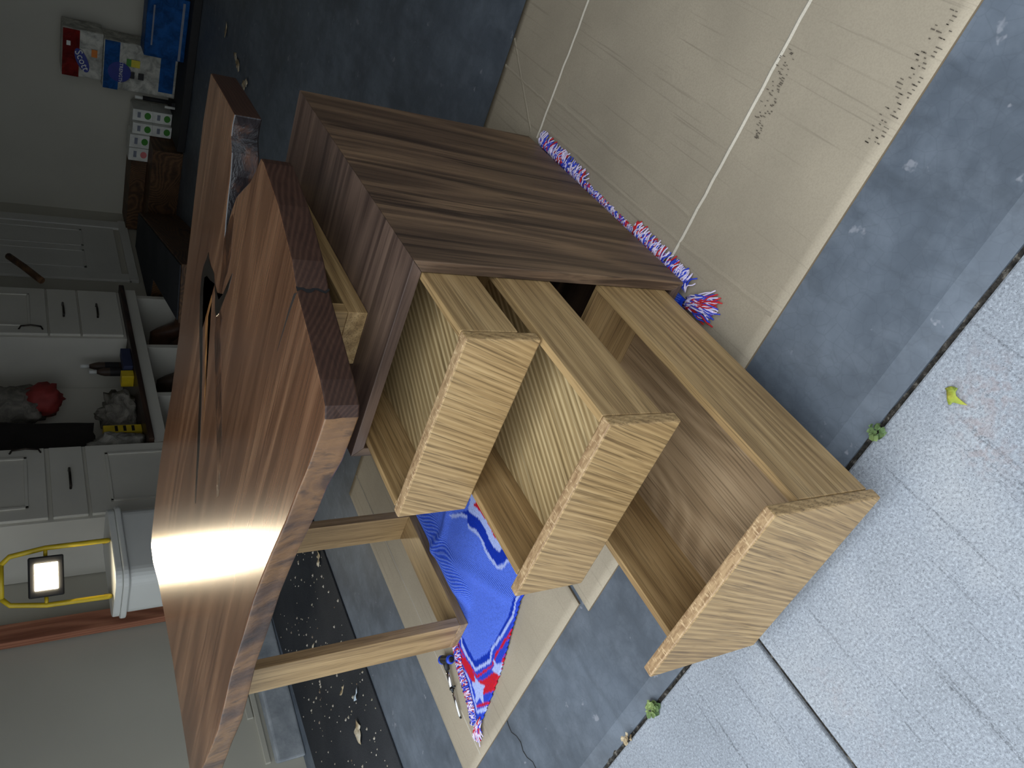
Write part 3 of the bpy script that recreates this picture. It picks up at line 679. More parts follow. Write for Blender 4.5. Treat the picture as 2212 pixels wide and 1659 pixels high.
    for p, q in zip(a, a[1:]): bm.faces.new((p[0], p[1], q[1], q[0]))
    link('crack', bm, M['black'], s)
    return s
slab()
LX0, LX1 = -1.355, -1.245
def leg(y0, y1, z0, z1, x0, x1, mitre, name='leg'):
    bm = BM(); box(bm, x0, x1, y0, y1, z0, z1); return link(name, bm, M['oak_z'], desk, bevel=0.0015)
ZSB = ZS - TS - 0.0005
leg(0.531, 0.559, 0.041, ZSB, LX0, LX1, 0); leg(0.109, 0.137, 0.041, ZSB, LX0, LX1, 0)
bm = BM(); box(bm, LX0, LX1, 0.109, 0.559, 0.0135, 0.0405); link('floor_rail', bm, M['oak_y'], desk, bevel=0.0015)
RX0, RX1 = -0.272, -0.162
leg(0.092, 0.119, ZT + 0.036, ZSB, RX0, RX1, 0, 'riser_post'); leg(0.545, 0.572, ZT + 0.036, ZSB, RX0, RX1, 0, 'riser_post')
bm = BM(); box(bm, RX0, RX1, 0.092, 0.572, ZT + 0.0005, ZT + 0.0355); link('riser_rail', bm, M['oak_y'], desk, bevel=0.0015)

# ------------------------------------------------------------------ screwdriver
sd = thing('screwdriver', 'chrome ratchet screwdriver with blue and black handle on the cardboard', 'screwdriver', (-1.46, 0.07, 0.006))
A = Vector((-1.440, 0.106, 0.016)); B = Vector((-1.475, 0.045, 0.018)); Cc = Vector((-1.507, -0.032, 0.0125))
bm = BM(); H0 = Vector((-1.462, 0.134, 0.020)); H1 = Vector((-1.404, 0.097, 0.020))
tube(bm, [H0 + (H1 - H0) * t for t in (0, .05, .2, .5, .8, .95, 1)], [0.006, 0.011, 0.013, 0.012, 0.013, 0.011, 0.006], 14); link('handle', bm, M['blackgrip'], sd)
for t in (0.05, 0.82):
    bm = BM(); tube(bm, [H0 + (H1 - H0) * (t + d) for d in (-0.06, 0, .09, .15)], [0.008, 0.0138, 0.0138, 0.010], 14); link('grip_cap', bm, M['bluegrip'], sd)
mid = H0.lerp(H1, 0.36)
bm = BM(); tube(bm, [mid, mid.lerp(B, 0.35)], [0.0105, 0.008], 12); link('collar', bm, M['blackgrip'], sd)
bm = BM(); tube(bm, [mid.lerp(B, 0.3), B], 0.0068, 14); link('shaft_sleeve', bm, M['steel'], sd)
bm = BM(); tube(bm, [B, B + Vector((-0.002, -0.006, 0))], 0.008, 12); tube(bm, [B, B + Vector((0.018, -0.006, -0.002))], 0.0025, 8); link('lock_ring', bm, M['darksteel'], sd)
bm = BM(); tube(bm, [B, Cc], 0.0045, 12); link('shaft', bm, M['steel'], sd)
bm = BM(); tube(bm, [Cc, Cc.lerp(B, -0.08)], 0.003, 8); link('bit', bm, M['darksteel'], sd)

# ------------------------------------------------------------------ leaves, weeds, debris
def leaf(name, label, cat, pts, z0, mat, curl=0.006, group=None, stem=None):
    bm = BM(); cx_ = sum(p[0] for p in pts) / len(pts); cy_ = sum(p[1] for p in pts) / len(pts); R = random.Random(int(abs(cx_ * 1e4)))
    f0 = bm.faces.new([bm.verts.new((p[0], p[1], z0 + 0.001)) for p in pts])
    bmesh.ops.triangulate(bm, faces=[f0]); bmesh.ops.subdivide_edges(bm, edges=bm.edges[:], cuts=2)
    for v in bm.verts:
        v.co.z += curl * (0.5 + 0.9 * noise.noise(Vector((v.co.x * 40, v.co.y * 40, cx_ * 9)))); v.co.z = max(v.co.z, z0 + 0.0006)
    for f in bm.faces: f.smooth = True
    if stem: tube(bm, [(cx_, cy_, z0 + 0.004), ((cx_ + stem[0]) / 2, (cy_ + stem[1]) / 2, z0 + 0.005), (stem[0], stem[1], z0 + 0.003)], 0.0008, 5)
    o = link(name, bm, mat, origin=(cx_, cy_, z0)); s = o.modifiers.new('solid', 'SOLIDIFY'); s.thickness = 0.0006
    return tag(o, label, cat, group)
LP = [(0.1521, -0.5008), (0.1545, -0.5052), (0.1569, -0.5111), (0.1506, -0.512), (0.1467, -0.5163), (0.1458, -0.5241), (0.1454, -0.5353), (0.1405, -0.5276), (0.138, -0.5217), (0.1359, -0.5179), (0.1316, -0.5182), (0.13, -0.5154), (0.1333, -0.5104), (0.1389, -0.505), (0.1432, -0.5), (0.1441, -0.4961), (0.1488, -0.4987)]
leaf('maple_leaf', 'green and yellow fallen maple leaf lying on the driveway concrete', 'leaf', LP, -0.004, M['leaf_green'], 0.005)
def weed(name, label, x, y, r, n, mat):
    bm = BM(); R = random.Random(int(x * 1000) + 5)
    for k in range(n):
        a = R.uniform(0, 6.28); d = r * R.uniform(.15, .8); px, py = x + math.cos(a) * d, y + math.sin(a) * d
        z = R.uniform(-0.004, 0.012); w = r * R.uniform(.2, .38); b = R.uniform(0, 6.28)
        ring = [bm.verts.new((px + math.cos(b + t) * w * (1 if i % 2 else 1.35), py + math.sin(b + t) * w, z + R.uniform(0, .004))) for i, t in enumerate((0, 1.05, 2.1, 3.14, 4.2, 5.25))]
        bm.faces.new(ring)
    bm2 = link(name, bm, mat, origin=(x, y, -0.01)); return tag(bm2, label, 'weed')
weed('weed_clump', 'small round green weed clump growing in the driveway joint beside the lowest drawer', 0.03, -0.462, 0.016, 16, M['leaf_weed'])
weed('weed_clump', 'scraggly weed in the driveway joint behind the lowest drawer front', -0.76, -0.458, 0.022, 22, M['leaf_weed'])
weed('weed_clump', 'thin brownish weed in the joint farther along past the drawer front', -0.88, -0.458, 0.016, 12, M['leaf_dry'])
def scrap(name, label, cat, x, y, L, w, ang, mat, z=0.009):
    c, s = math.cos(ang), math.sin(ang)
    base = [(-.5, 0), (-.3, .45), (-.05, .32), (.12, .5), (.34, .2), (.5, .05), (.3, -.35), (.05, -.28), (-.2, -.5)]
    R = random.Random(int(x * 999 + y * 77)); base = [(a + R.uniform(-.06, .06), b + R.uniform(-.12, .12)) for a, b in base]
    pts = [(x + c * a * L - s * b * w, y + s * a * L + c * b * w) for a, b in base]
    return leaf(name, label, cat, pts, z, mat, 0.012)
scrap('dry_leaf', 'pale dry leaf scrap on the mat just past the first oak leg', 'leaf', -2.09, 1.06, 0.075, 0.035, 0.9, M['leaf_dry'])
scrap('dry_leaf', 'curled tan leaf on the mat between the two oak legs', 'leaf', -2.46, 0.86, 0.07, 0.03, 0.3, M['leaf_dry'])
scrap('dry_leaf', 'narrow tan leaf on the mat below the second oak leg', 'leaf', -2.31, 0.56, 0.07, 0.018, 0.1, M['leaf_dry'])
scrap('petal', 'pale blue-white forked petal on the black mat', 'petal', -2.18, 0.46, 0.065, 0.028, 0.4, M['petal'])
scrap('dry_leaf', 'tangled dry leaf heap on the mat with thin stems', 'leaf', -2.28, 0.36, 0.09, 0.06, 1.1, M['leaf_dry'])
scrap('dry_leaf', 'twiggy dry leaf on the mat toward the wall footing', 'leaf', -2.46, 0.26, 0.08, 0.03, 2.0, M['leaf_dry'])
scrap('dry_leaf', 'broad tan leaf at the mat end nearest the photo edge', 'leaf', -2.28, 0.10, 0.06, 0.04, 0.6, M['leaf_dry'])
scrap('dry_leaf', 'single yellowish leaf on the dark floor behind the slab', 'leaf', -0.84, 4.02, 0.10, 0.05, 0.4, M['leaf_dry'], 0.001)
scrap('dry_leaf', 'long dry leaf on the dark floor beside the slab end', 'leaf', -0.90, 3.66, 0.18, 0.05, 1.3, M['leaf_dry'], 0.001)
scrap('dry_leaf', 'crumpled leaf on the dark floor closest to the slab corner', 'leaf', -0.93, 3.42, 0.12, 0.06, 2.0, M['leaf_dry'], 0.001)
bm = BM(); R = random.Random(12)
for k in range(260):
    x = R.uniform(-2.86, -2.06); y = R.uniform(-0.1, 1.28); w = R.choice((0.003, 0.004, 0.005, 0.008)); b = R.uniform(0, 6.28); zz = 0.0085
    ring = [bm.verts.new((x + math.cos(b + t) * w * R.uniform(.7, 1.4), y + math.sin(b + t) * w * R.uniform(.5, 1), zz)) for t in (0, 1.3, 2.5, 3.7, 5)]
    tip = bm.verts.new((x, y, zz + w * 0.7))
    for i in range(5): bm.faces.new((ring[i], ring[(i + 1) % 5], tip))
o = link('floor_debris', bm, M['crumb'], origin=(-2.46, 0.9, 0.0085)); tag(o, 'scattered pale crumbs and flecks over the black rubber mat', 'debris', kind='stuff')

# ------------------------------------------------------------------ built-in storage unit on the far wall
def handle_h(parent, x, y0, y1, z):
    bm = BM(); tube(bm, [(x, y0, z), (x + .02, y0, z), (x + .028, (y0 + y1) / 2, z), (x + .02, y1, z), (x, y1, z)], 0.006, 8); link('handle', bm, M['bronze'], parent)
def handle_v(parent, x, y, z0, z1):
    bm = BM(); tube(bm, [(x, y, z0), (x + .022, y, z0 + .01), (x + .03, y, (z0 + z1) / 2), (x + .022, y, z1 - .01), (x, y, z1)], 0.005, 8); link('handle', bm, M['bronze'], parent)
def front(name, t, x, y0, y1, z0, z1):
    bm = BM(); box(bm, x, x + 0.018, y0, y1, z0, z1); return link(name, bm, M['white'], t, bevel=0.003)
def raised(parent, x, y0, y1, z0, z1):
    bm = BM()
    for r in ((y0, y1, z0, z0 + .014), (y0, y1, z1 - .014, z1), (y0, y0 + .014, z0, z1), (y1 - .014, y1, z0, z1)): box(bm, x, x + .007, *r)
    link('door_moulding', bm, M['white'], parent, bevel=0.002)
XF = -2.62
tw = thing('tall_cabinet', 'white tall cabinet with drawers standing on the dark bench top', 'cabinet', (-2.82, 3.60, 0.482))
bxp('carcass', tw, M['white'], (-3.015, XF, 3.34, 3.86, 0.4825, 2.3), 0.002)
d = front('door', tw, XF, 3.36, 3.84, 0.905, 2.28); raised(d, XF + .018, 3.43, 3.77, 0.99, 2.2); handle_v(d, XF + .018, 3.40, 0.93, 1.05)
d = front('drawer', tw, XF, 3.36, 3.84, 0.735, 0.895); handle_h(d, XF + .018, 3.54, 3.66, 0.815)
d = front('drawer', tw, XF, 3.36, 3.84, 0.50, 0.725); handle_h(d, XF + .018, 3.54, 3.66, 0.63)
t2 = thing('tall_cabinet', 'white floor-standing cabinet with a drawer nearest the bright work light', 'cabinet', (-2.80, 2.12, 0.0))
bxp('carcass', t2, M['white'], (-3.015, -2.60, 1.87, 2.37, 0.0, 2.3), 0.002)
d = front('door', t2, -2.60, 1.885, 2.355, 0.965, 2.28); raised(d, -2.582, 1.95, 2.29, 1.04, 2.2); handle_v(d, -2.582, 2.325, 0.98, 1.11)
d = front('drawer', t2, -2.60, 1.885, 2.355, 0.80, 0.945); handle_h(d, -2.582, 2.06, 2.18, 0.865)
d = front('door', t2, -2.60, 1.885, 2.355, 0.10, 0.785); raised(d, -2.582, 1.95, 2.29, 0.18, 0.70)
be = thing('storage_bench', 'white open bench with shoe cubbies and a dark wood top', 'bench', (-2.8, 3.1, 0))
bxp('bench_top', be, M['darktop'], (-3.015, -2.57, 2.375, 3.88, 0.452, 0.482), 0.004)
bxp('face_rail', be, M['white'], (-2.63, -2.595, 2.375, 3.86, 0.385, 0.4515), 0.002)
bxp('back_board', be, M['white'], (-3.015, -2.995, 2.375, 3.86, 0.02, 0.4515), 0)
bxp('base_board', be, M['white'], (-2.99, -2.6, 2.375, 3.86, 0.0, 0.04), 0.002)
for y in (2.375, 2.80, 3.27, 3.82): bxp('divider', be, M['white'], (-2.99, -2.632, y, y + 0.035, 0.0405, 0.4515), 0.002)
bm = BM(); box(bm, -3.018, -3.006, 2.375, 3.335, 0.485, 2.2); tag(link('trim_5', bm, M['white']), kind='structure')
def shoe(label, x, y, z, L, hgt, mat, ang=0.0, boot=False):
    bm = BM(); n = 14; rings = []
    c, s = math.cos(ang), math.sin(ang)
    for i in range(n + 1):
        t = i / n; w = L * (0.15 + 0.06 * math.sin(t * 3.1 - 0.4)) * (0.55 + 0.45 * math.sin(min(1, (t + .08) * 1.4) * math.pi / 2)) * (1 - 0.65 * max(0, t - .85) / .15)
        h = hgt * ((1.0 if t < .45 else 1 - 0.62 * sm(.4, .75, t)) - 0.3 * max(0, t - .85) / .15) if boot else hgt * (1.0 - 0.5 * sm(.3, .7, t) - 0.3 * max(0, t - .85) / .15)
        r = []
        for k in range(10):
            a = math.pi * k / 9; u = math.cos(a) * w; v = math.sin(a) ** 0.6 * h
            lx = t * L; r.append(bm.verts.new((x + c * lx - s * u, y + s * lx + c * u, z + 0.012 + v)))
        rings.append(r)
    for a, b in zip(rings, rings[1:]):
        for k in range(9): bm.faces.new((a[k], b[k], b[k + 1], a[k + 1])).smooth = True
        bm.faces.new((a[9], b[9], b[0], a[0]))
    bm.faces.new(rings[0]); bm.faces.new(list(reversed(rings[-1])))
    t = thing('boot' if boot else 'shoe', label, 'boot' if boot else 'shoe', (x + c * L / 2, y + s * L / 2, z))
    link('upper', bm, mat, t)
    bm = BM(); pts = []
    for k in range(20):
        a = 2 * math.pi * k / 20; u = math.cos(a) * L * .5 + L * .5; v = math.sin(a) * L * .17
        pts.append((x + c * u - s * v, y + s * u + c * v))
    prism(bm, pts, z, z + 0.0118); link('sole', bm, M['black'], t)
M['brown_leather'] = plain('brown_leather', (92, 62, 44), 0.5, 0.3); M['navy'] = plain('navy_fabric', (48, 54, 84), 0.8); M['tan'] = plain('tan_suede', (178, 160, 120), 0.8); M['darkbrown'] = plain('dark_brown_leather', (66, 50, 40), 0.6, 0.3); M['taupe'] = plain('taupe_fabric', (126, 110, 88), 0.9)
shoe('brown leather boot in the bench cubby farthest from the lamp', -2.95, 3.70, 0.0405, 0.28, 0.24, M['brown_leather'], 0.05, True)
shoe('scuffed brown shoe next to the brown boot in the far cubby', -2.94, 3.56, 0.0405, 0.28, 0.15, M['brown_leather'], -0.05)
shoe('navy blue shoe in the far cubby by its divider', -2.94, 3.365, 0.0405, 0.28, 0.11, M['navy'], 0.02)
shoe('dark brown boot in the middle bench cubby', -2.93, 3.16, 0.0405, 0.28, 0.27, M['darkbrown'], 0.0, True)
shoe('tan slip-on shoe in the middle bench cubby', -2.93, 3.035, 0.0405, 0.28, 0.12, M['tan'], 0.0)
shoe('taupe fabric shoe in the middle cubby next to the nearer divider', -2.93, 2.905, 0.0405, 0.26, 0.14, M['taupe'], 0.0)
shoe('black shoe in the bench cubby nearest the lamp', -2.93, 2.70, 0.0405, 0.28, 0.16, M['black'], 0.0)
# things above and on the bench
def coat():
    t = thing('coat', 'long dark coat hanging in the niche beside the tall cabinets', 'coat', (-2.86, 2.62, 0.72))
    bm = BM(); rings = []
    for i in range(26):
        z = 0.71 + 0.8 * i / 25; r = []
        for k in range(40):
            a = 2 * math.pi * k / 40; w = 0.20 + 0.02 * math.sin(z * 6); dp = 0.10
            f = 1 + 0.12 * noise.noise(Vector((math.cos(a) * 2.2, math.sin(a) * 2.2, z * 3))) + 0.06 * math.sin(a * 7 + z * 3)
            r.append(bm.verts.new((-2.86 + math.sin(a) * dp * f, 2.62 + math.cos(a) * w * f, z + 0.02 * noise.noise(Vector((a * 2, 1, 0))))))
        rings.append(r)
    for a, b in zip(rings, rings[1:]):
        for k in range(40): bm.faces.new((a[k], a[(k + 1) % 40], b[(k + 1) % 40], b[k])).smooth = True
    bm.faces.new(list(reversed(rings[0]))); bm.faces.new(rings[-1])
    link('coat_body', bm, M['blackcloth'], t)
    bm = BM(); tube(bm, [(-2.80, 2.50, 1.45), (-2.76, 2.48, 1.2), (-2.75, 2.46, 0.95), (-2.76, 2.46, 0.78)], [0.05, 0.055, 0.05, 0.042], 14); link('sleeve', bm, M['blackcloth'], t)
    bm = BM(); tube(bm, [(-3.006, 2.62, 1.56), (-2.93, 2.62, 1.56), (-2.91, 2.62, 1.60)], 0.008, 8); link('coat_hook', bm, M['bronze'], t)
coat()
def plasticmat(name, rgb, rough=0.15, alpha=0.35):
    k = NB(name); c = k.coord(); n = k.noise(c, 14, 4, 0.6, 0.8); k.bump(n, 0.9, 0.02)
    k.b.inputs['Transmission Weight'].default_value = alpha; k.b.inputs['IOR'].default_value = 1.1
    return k.fin(k.ramp(n, [(0.35, lin(tuple(v * .7 for v in rgb))), (0.65, lin(rgb))]), rough, 0.6)
M['clearbag'] = plasticmat('crinkled_clear_plastic', (176, 170, 158), 0.2, 0.3); M['redcloth'] = plain('red_contents', (150, 52, 48), 0.7, 0.3, 12); M['greybag'] = plasticmat('grey_white_plastic', (178, 174, 164), 0.3, 0.1)
t = thing('hanging_bag', 'clear plastic bag of white and red contents hanging beside the dark coat', 'bag', (-2.87, 3.02, 0.86))
bm = BM(); blob(bm, (-2.87, 3.02, 1.10), (0.10, 0.135, 0.20), 30, 22, 0.35, 3, 2.2); link('bag_film', bm, M['clearbag'], t)
bm = BM(); blob(bm, (-2.84, 3.03, 0.94), (0.09, 0.10, 0.10), 24, 16, 0.3, 3, 5.2); link('red_contents', bm, M['redcloth'], t)
bm = BM(); tube(bm, [(-2.88, 3.02, 1.28), (-2.9, 3.02, 1.42), (-2.97, 3.02, 1.5), (-3.004, 3.02, 1.5)], 0.008, 8); link('hanging_cord', bm, M['bronze'], t)
def bottle(label, x, y, r, h):
    t = thing('bottle', label, 'bottle', (x, y, 0.4825), 'dark bottles on the bench')
    bm = BM(); tube(bm, [(x, y, 0.4825), (x, y, .4825 + h * .62), (x, y, .4825 + h * .72), (x, y, .4825 + h * .82)], [r, r, r * .8, r * .45], 16); link('bottle_body', bm, M['darkbrown'], t)
    bm = BM(); tube(bm, [(x, y, .4825 + h * .82), (x, y, .4825 + h)], r * .5, 12); link('cap', bm, M['tote'], t)
    bm = BM(); tube(bm, [(x, y, .4825 + h * .2), (x, y, .4825 + h * .5)], r * 1.02, 16, cap=False); link('bottle_label', bm, M['black'], t)
bottle('taller dark bottle with white cap on the bench by the tall cabinet', -2.74, 3.22, 0.026, 0.26)
bottle('shorter dark bottle with white cap beside the taller one on the bench', -2.72, 3.14, 0.026, 0.22)
bm = BM(); box(bm, -2.80, -2.66, 3.06, 3.21, 0.4825, 0.53) if False else box(bm, -2.66, -2.60, 3.045, 3.22, 0.4825, 0.535)
tag(link('small_box', bm, M['navy'], origin=(-2.63, 3.13, 0.4825), bevel=0.004), 'low navy blue box on the bench in front of the dark bottles', 'box')
bm = BM(); box(bm, -2.70, -2.62, 2.97, 3.03, 0.4825, 0.55)
tag(link('small_box', bm, M['yellow'], origin=(-2.66, 3.0, 0.4825), bevel=0.004), 'small plain yellow packet on the bench beside the crinkled bag', 'box')
bm = BM(); blob(bm, (-2.80, 2.84, 0.56), (0.12, 0.13, 0.11), 30, 20, 0.4, 3, 7.7, flat=0.4835)
tag(link('plastic_bag', bm, M['clearbag'], origin=(-2.8, 2.82, 0.4825)), 'crinkled clear plastic bag lying on the bench under the coat', 'bag')
t = thing('printed_box', 'upright yellow box with dark print bars on the bench', 'box', (-2.70, 2.58, 0.4825))
bxp('box_body', t, M['yellow'], (-2.80, -2.68, 2.555, 2.615, 0.4825, 0.675), 0.003)
for k in range(3): bxp('print_bar', t, M['black'], (-2.679, -2.6785, 2.562, 2.606, 0.52 + 0.042 * k, 0.535 + 0.042 * k), 0)
bm = BM(); blob(bm, (-2.72, 2.46, 0.60), (0.10, 0.075, 0.16), 30, 22, 0.32, 3, 3.1, flat=0.4835)
tag(link('plastic_bag', bm, M['greybag'], origin=(-2.72, 2.46, 0.4825)), 'grey white plastic bag slumped on the bench against the floor-standing cabinet', 'bag')
bm = BM(); tube(bm, [(-2.60, 4.20, 1.09), (-2.58, 4.05, 1.01), (-2.56, 3.90, 0.94), (-2.555, 3.86, 0.92), (-2.50, 3.3, 0.6), (-2.45, 2.95, 0.40)][:4], 0.022, 10)
tag(link('broom_handle', bm, M['brownply'], origin=(-2.58, 4.05, 0.92)), 'brown wooden stick leaning out past the white tall cabinet by the door', 'stick')

# landing in front of the door
t = thing('landing_step', 'brown plywood landing with black rubber top below the white door', 'step', (-2.3, 4.1, 0))
LPg = [(-2.46, 4.72), (-1.92, 3.12), (-2.26, 3.02), (-2.535, 3.9), (-2.76, 3.95), (-2.76, 4.72)]
bm = BM(); prism(bm, LPg, 0.0, 0.27); link('plywood_box', bm, M['brownply'], t, bevel=0.003)
bm = BM(); prism(bm, [(-2.47, 4.71), (-1.935, 3.135), (-2.25, 3.04), (-2.52, 3.91), (-2.75, 3.96), (-2.75, 4.71)], 0.2705, 0.278); link('rubber_top', bm, M['mat'], t)
t = thing('back_step', 'brown wooden step against the grey back wall under the tissue boxes', 'step', (-2.38, 5.1, 0))
bxp('step_box', t, M['brownply'], (-2.78, -1.998, 4.80, 5.28, 0.0, 0.203), 0.003)
bxp('riser_board', t, M['brownply'], (-2.78, -2.20, 5.02, 5.28, 0.2035, 0.31), 0.003)

# ------------------------------------------------------------------ packages along the back wall
M['pk_white'] = plasticmat('white_package_film', (206, 204, 192), 0.3, 0.0); M['pk_red'] = plasticmat('red_package_film', (128, 36, 32), 0.3, 0.0); M['pk_blue'] = plasticmat('blue_package_film', (36, 88, 152), 0.3, 0.0)
M['pk_navy'] = plain('navy_print', (30, 44, 130), 0.4); M['pk_orange'] = plain('orange_print', (214, 120, 30), 0.5); M['pk_yel'] = plain('yellow_print', (206, 190, 50), 0.5); M['pk_green'] = plain('green_print', (60, 130, 40), 0.5); M['pk_pink'] = plain('pink_print', (214, 120, 120), 0.5); M['pk_black'] = plain('black_print', (20, 20, 22), 0.5); M['pk_pale'] = plain('white_print', (214, 214, 206), 0.5); M['pk_grey'] = plain('grey_print', (120, 124, 136), 0.5)
RX180 = (math.pi / 2, math.pi, 0)
def disc_xz(bm, cx_, cz, rx, rz, y, y1, n=28):
    a = [bm.verts.new((cx_ + rx * math.cos(2 * math.pi * k / n), y, cz + rz * math.sin(2 * math.pi * k / n))) for k in range(n)]
    b = [bm.verts.new((v.co.x, y1, v.co.z)) for v in a]; bm.faces.new(a); bm.faces.new(list(reversed(b)))
    for k in range(n): bm.faces.new((a[k], b[k], b[(k + 1) % n], a[(k + 1) % n]))
def pack(name, label, x0, x1, z0, z1, mat, y0=5.06, y1=5.27):
    t = thing(name, label, 'package', ((x0 + x1) / 2, (y0 + y1) / 2, z0))
    bm = BM(); nx, nz = 16, 16; F = []
    box(bm, x0, x1, y0 + .006, y1, z0, z1)
    bmesh.ops.subdivide_edges(bm, edges=bm.edges[:], cuts=7, use_grid_fill=True)
    for v in bm.verts: v.co += Vector((0, 0.005 * noise.noise(v.co * 22), 0.002 * noise.noise(v.co * 15))) if v.co.z > z0 + 1e-4 else Vector((0, 0, 0))
    link('package_body', bm, mat, t, bevel=0.006, smooth=True); return t
# paper towels on top of toilet rolls
t = pack('toilet_paper_pack', 'large blue and white toilet paper pack at the bottom of the stack', -1.70, -1.367, 0.056, 0.528, M['pk_white'])
bxp('blue_band', t, M['pk_blue'], (-1.698, -1.369, 5.052, 5.055, 0.43, 0.522), 0); bxp('blue_band', t, M['pk_blue'], (-1.66, -1.371, 5.052, 5.055, 0.075, 0.17), 0)
bm = BM(); disc_xz(bm, -1.57, 0.425, 0.070, 0.072, 5.0495, 5.0515); link('round_emblem', bm, M['pk_navy'], t)
text('lettering', 'STRENGTH', t, M['pk_pale'], (-1.57, 5.0488, 0.418), 0.031, RX180)
bxp('yellow_label', t, M['pk_yel'], (-1.52, -1.47, 5.052, 5.055, 0.30, 0.355), 0); bxp('green_label', t, M['pk_green'], (-1.52, -1.47, 5.052, 5.055, 0.356, 0.385), 0)
for z in (0.27, 0.33): bxp('black_label', t, M['pk_black'], (-1.60, -1.555, 5.052, 5.055, z, z + 0.036), 0)
t = pack('paper_towel_pack', 'red and white paper towel pack on top of the toilet paper pack', -1.66, -1.345, 0.530, 0.772, M['pk_white'])
bxp('red_band', t, M['pk_red'], (-1.658, -1.347, 5.052, 5.055, 0.672, 0.770), 0)
bm = BM(); disc_xz(bm, -1.54, 0.655, 0.082, 0.034, 5.0495, 5.0515); bmesh.ops.rotate(bm, verts=bm.verts[:], cent=(-1.54, 5.05, 0.655), matrix=Matrix.Rotation(-0.42, 3, 'Y')); link('round_emblem', bm, M['pk_navy'], t)
text('lettering', 'Scott', t, M['pk_pale'], (-1.54, 5.0488, 0.655), 0.066, (math.pi / 2, math.pi - 0.42, 0))
bxp('orange_label', t, M['pk_orange'], (-1.505, -1.455, 5.052, 5.055, 0.565, 0.60), 0); bxp('white_label', t, M['pk_pale'], (-1.455, -1.425, 5.049, 5.051, 0.725, 0.748), 0)
t = pack('water_bottle_pack', 'blue shrink-wrapped bottle pack beside the toilet paper pack', -1.36, -0.95, 0.056, 0.31, M['pk_blue'], 4.86, 5.04)
bxp('white_stripe', t, M['pk_grey'], (-1.35, -0.97, 4.854, 4.857, 0.085, 0.10), 0); bxp('white_stripe', t, M['pk_grey'], (-1.28, -1.02, 4.854, 4.857, 0.265, 0.275), 0)
t = thing('caulking_gun', 'black tool with white end caps beside the paper packs', 'tool', (-1.72, 5.02, 0.056))
bm = BM(); tube(bm, [(-1.712, 5.02, 0.08), (-1.712, 5.02, 0.27)], 0.016, 10); box(bm, -1.73, -1.702, 5.0, 5.05, 0.056, 0.079); link('tool_body', bm, M['black'], t)
bm = BM(); tube(bm, [(-1.712, 5.02, 0.271), (-1.712, 5.02, 0.32)], 0.013, 10); link('end_cap', bm, M['pk_pale'], t)
bm = BM(); tube(bm, [(-1.742, 5.0, 0.0565), (-1.742, 5.0, 0.125)], 0.0095, 10); link('end_cap', bm, M['pk_pale'], t)
def tissue(label, x0, z0, mat, y0=5.07, w=0.084, h=0.131, dp=0.17):
    t = thing('tissue_box', label, 'tissue box', (x0 + w / 2, y0 + dp / 2, z0), 'white tissue boxes by the back wall')
    bxp('box_body', t, M['pk_pale'], (x0, x0 + w, y0, y0 + dp, z0, z0 + h), 0.002)
    bm = BM(); disc_xz(bm, x0 + w * .52, z0 + h * .24, 0.026, 0.022, y0 - 0.0008, y0 - 0.0003); link('printed_motif', bm, M[mat], t)
    bxp('print_line', t, M['pk_grey'], (x0 + w * .28, x0 + w * .78, y0 - .0008, y0 - .0003, z0 + h * .60, z0 + h * .76), 0)
tissue('white tissue box with green print at the bottom, nearest the paper packs', -1.905, 0.056, 'pk_green')
tissue('white tissue box with green print stacked second, nearest the paper packs', -1.905, 0.1875, 'pk_green')
tissue('white tissue box with green print at the bottom beside the brown step', -1.992, 0.056, 'pk_green', y0=5.03)
tissue('white tissue box with green print stacked second beside the brown step', -1.992, 0.1875, 'pk_green', y0=5.03)
tissue('white tissue box with green print alone on the brown step', -2.085, 0.2035, 'pk_green', y0=5.0, w=0.098)
tissue('white tissue box with pink print at the end of the row', -2.188, 0.2035, 'pk_pink', y0=5.0, w=0.098)

# ------------------------------------------------------------------ tote and work light
t = thing('storage_tote', 'white rounded plastic tote standing below the bright work light', 'tote', (-2.52, 1.55, 0))
def rrect(x0, x1, y0, y1, r, n=6):
    P = []
    for cx_, cy_, a0 in ((x1 - r, y1 - r, 0), (x0 + r, y1 - r, 90), (x0 + r, y0 + r, 180), (x1 - r, y0 + r, 270)):
        for k in range(n + 1):
            a = math.radians(a0 + 90 * k / n); P.append((cx_ + r * math.cos(a), cy_ + r * math.sin(a)))
    return P
bm = BM(); prism(bm, rrect(-2.70, -2.42, 1.35, 1.77, 0.06), 0.001, 0.69); link('tote_body', bm, M['tote'], t, bevel=0.008)
bm = BM(); prism(bm, rrect(-2.72, -2.40, 1.33, 1.79, 0.07), 0.6905, 0.715); prism(bm, rrect(-2.71, -2.41, 1.34, 1.78, 0.065), 0.715, 0.745); link('tote_lid', bm, M['tote'], t, bevel=0.006)
LC = Vector((-2.5, 1.481, 0.990)); V = (Vector(CAM) - LC); V.z = 0; V.normalize(); SD = Vector((-V.y, V.x, 0)); UP = Vector((0, 0, 1))
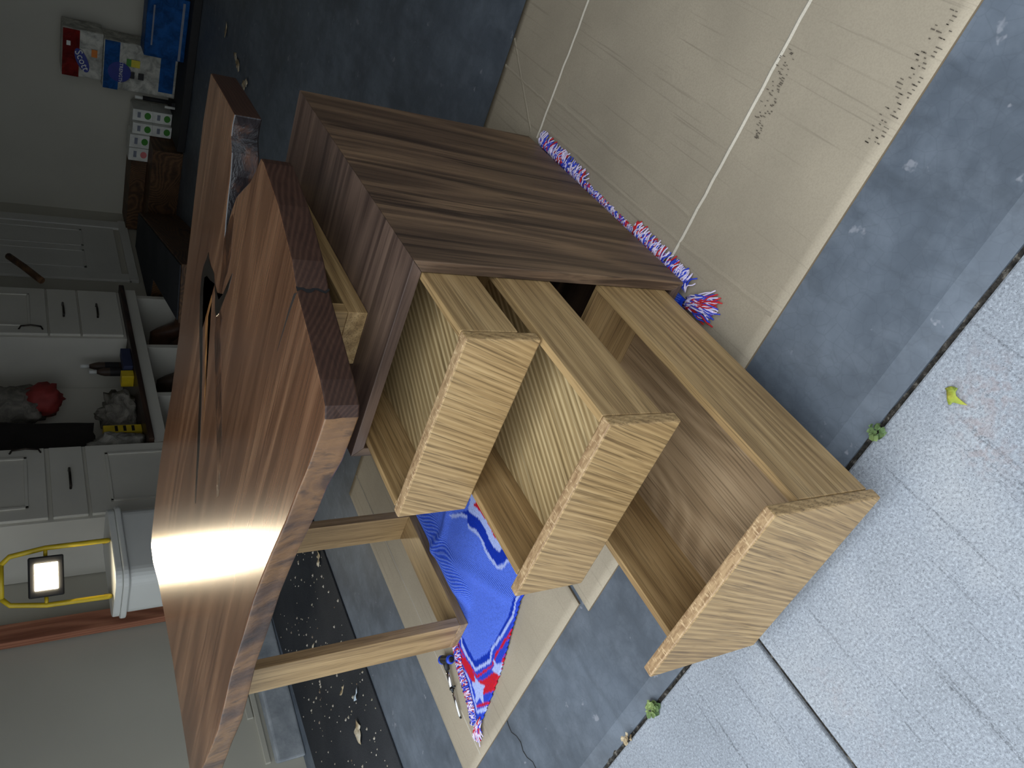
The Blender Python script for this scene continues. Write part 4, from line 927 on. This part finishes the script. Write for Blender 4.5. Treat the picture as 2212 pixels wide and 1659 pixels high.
t = thing('work_light', 'lit work light in a yellow tube frame on the white tote', 'lamp', (LC.x, LC.y, 0.7455))
def obox(bm, c, a, b, h, mi=0):
    vs = [bm.verts.new(c + V * (a * i) + SD * (b * j) + UP * (h * k)) for i, j, k in ((-1, -1, -1), (1, -1, -1), (1, 1, -1), (-1, 1, -1), (-1, -1, 1), (1, -1, 1), (1, 1, 1), (-1, 1, 1))]
    for f in ((0, 3, 2, 1), (4, 5, 6, 7), (0, 1, 5, 4), (1, 2, 6, 5), (2, 3, 7, 6), (3, 0, 4, 7)): bm.faces.new([vs[i] for i in f]).material_index = mi
bm = BM(); obox(bm, LC - V * 0.045, 0.04, 0.085, 0.065); link('housing', bm, M['black'], t, bevel=0.006)
bm = BM(); obox(bm, LC - V * 0.003, 0.0015, 0.055, 0.042); link('lens', bm, M['lamp'], t)
bm = BM()
for s in (-1, 1):
    tube(bm, [LC + SD * (0.12 * s) - V * 0.14 - UP * 0.232, LC + SD * (0.12 * s) + V * 0.02 - UP * 0.232, LC + SD * (0.12 * s) + V * 0.03 - UP * 0.222, LC + SD * (0.12 * s) - V * 0.05, LC + SD * (0.10 * s) - V * 0.06 + UP * 0.13, LC + SD * (0.07 * s) - V * 0.06 + UP * 0.16], 0.011, 10)
tube(bm, [LC + SD * 0.07 - V * 0.06 + UP * 0.16, LC - SD * 0.07 - V * 0.06 + UP * 0.16], 0.011, 10)
tube(bm, [LC + SD * 0.12 - V * 0.05, LC + SD * 0.085 - V * 0.05], 0.008, 8); tube(bm, [LC - SD * 0.12 - V * 0.05, LC - SD * 0.085 - V * 0.05], 0.008, 8)
link('tube_frame', bm, M['yellow'], t)
sp = bpy.data.lights.new('beam', 'SPOT'); sp.energy = SPOT_POWER; sp.color = (1.0, 0.83, 0.58); sp.spot_size = math.radians(44); sp.spot_blend = 0.5; sp.shadow_soft_size = 0.05
so = bpy.data.objects.new('beam', sp); COL.objects.link(so); so.parent = t; so.location = LC + V * 0.06 - wloc(t)
so.rotation_euler = (V + UP * 0.04).to_track_quat('-Z', 'Y').to_euler()
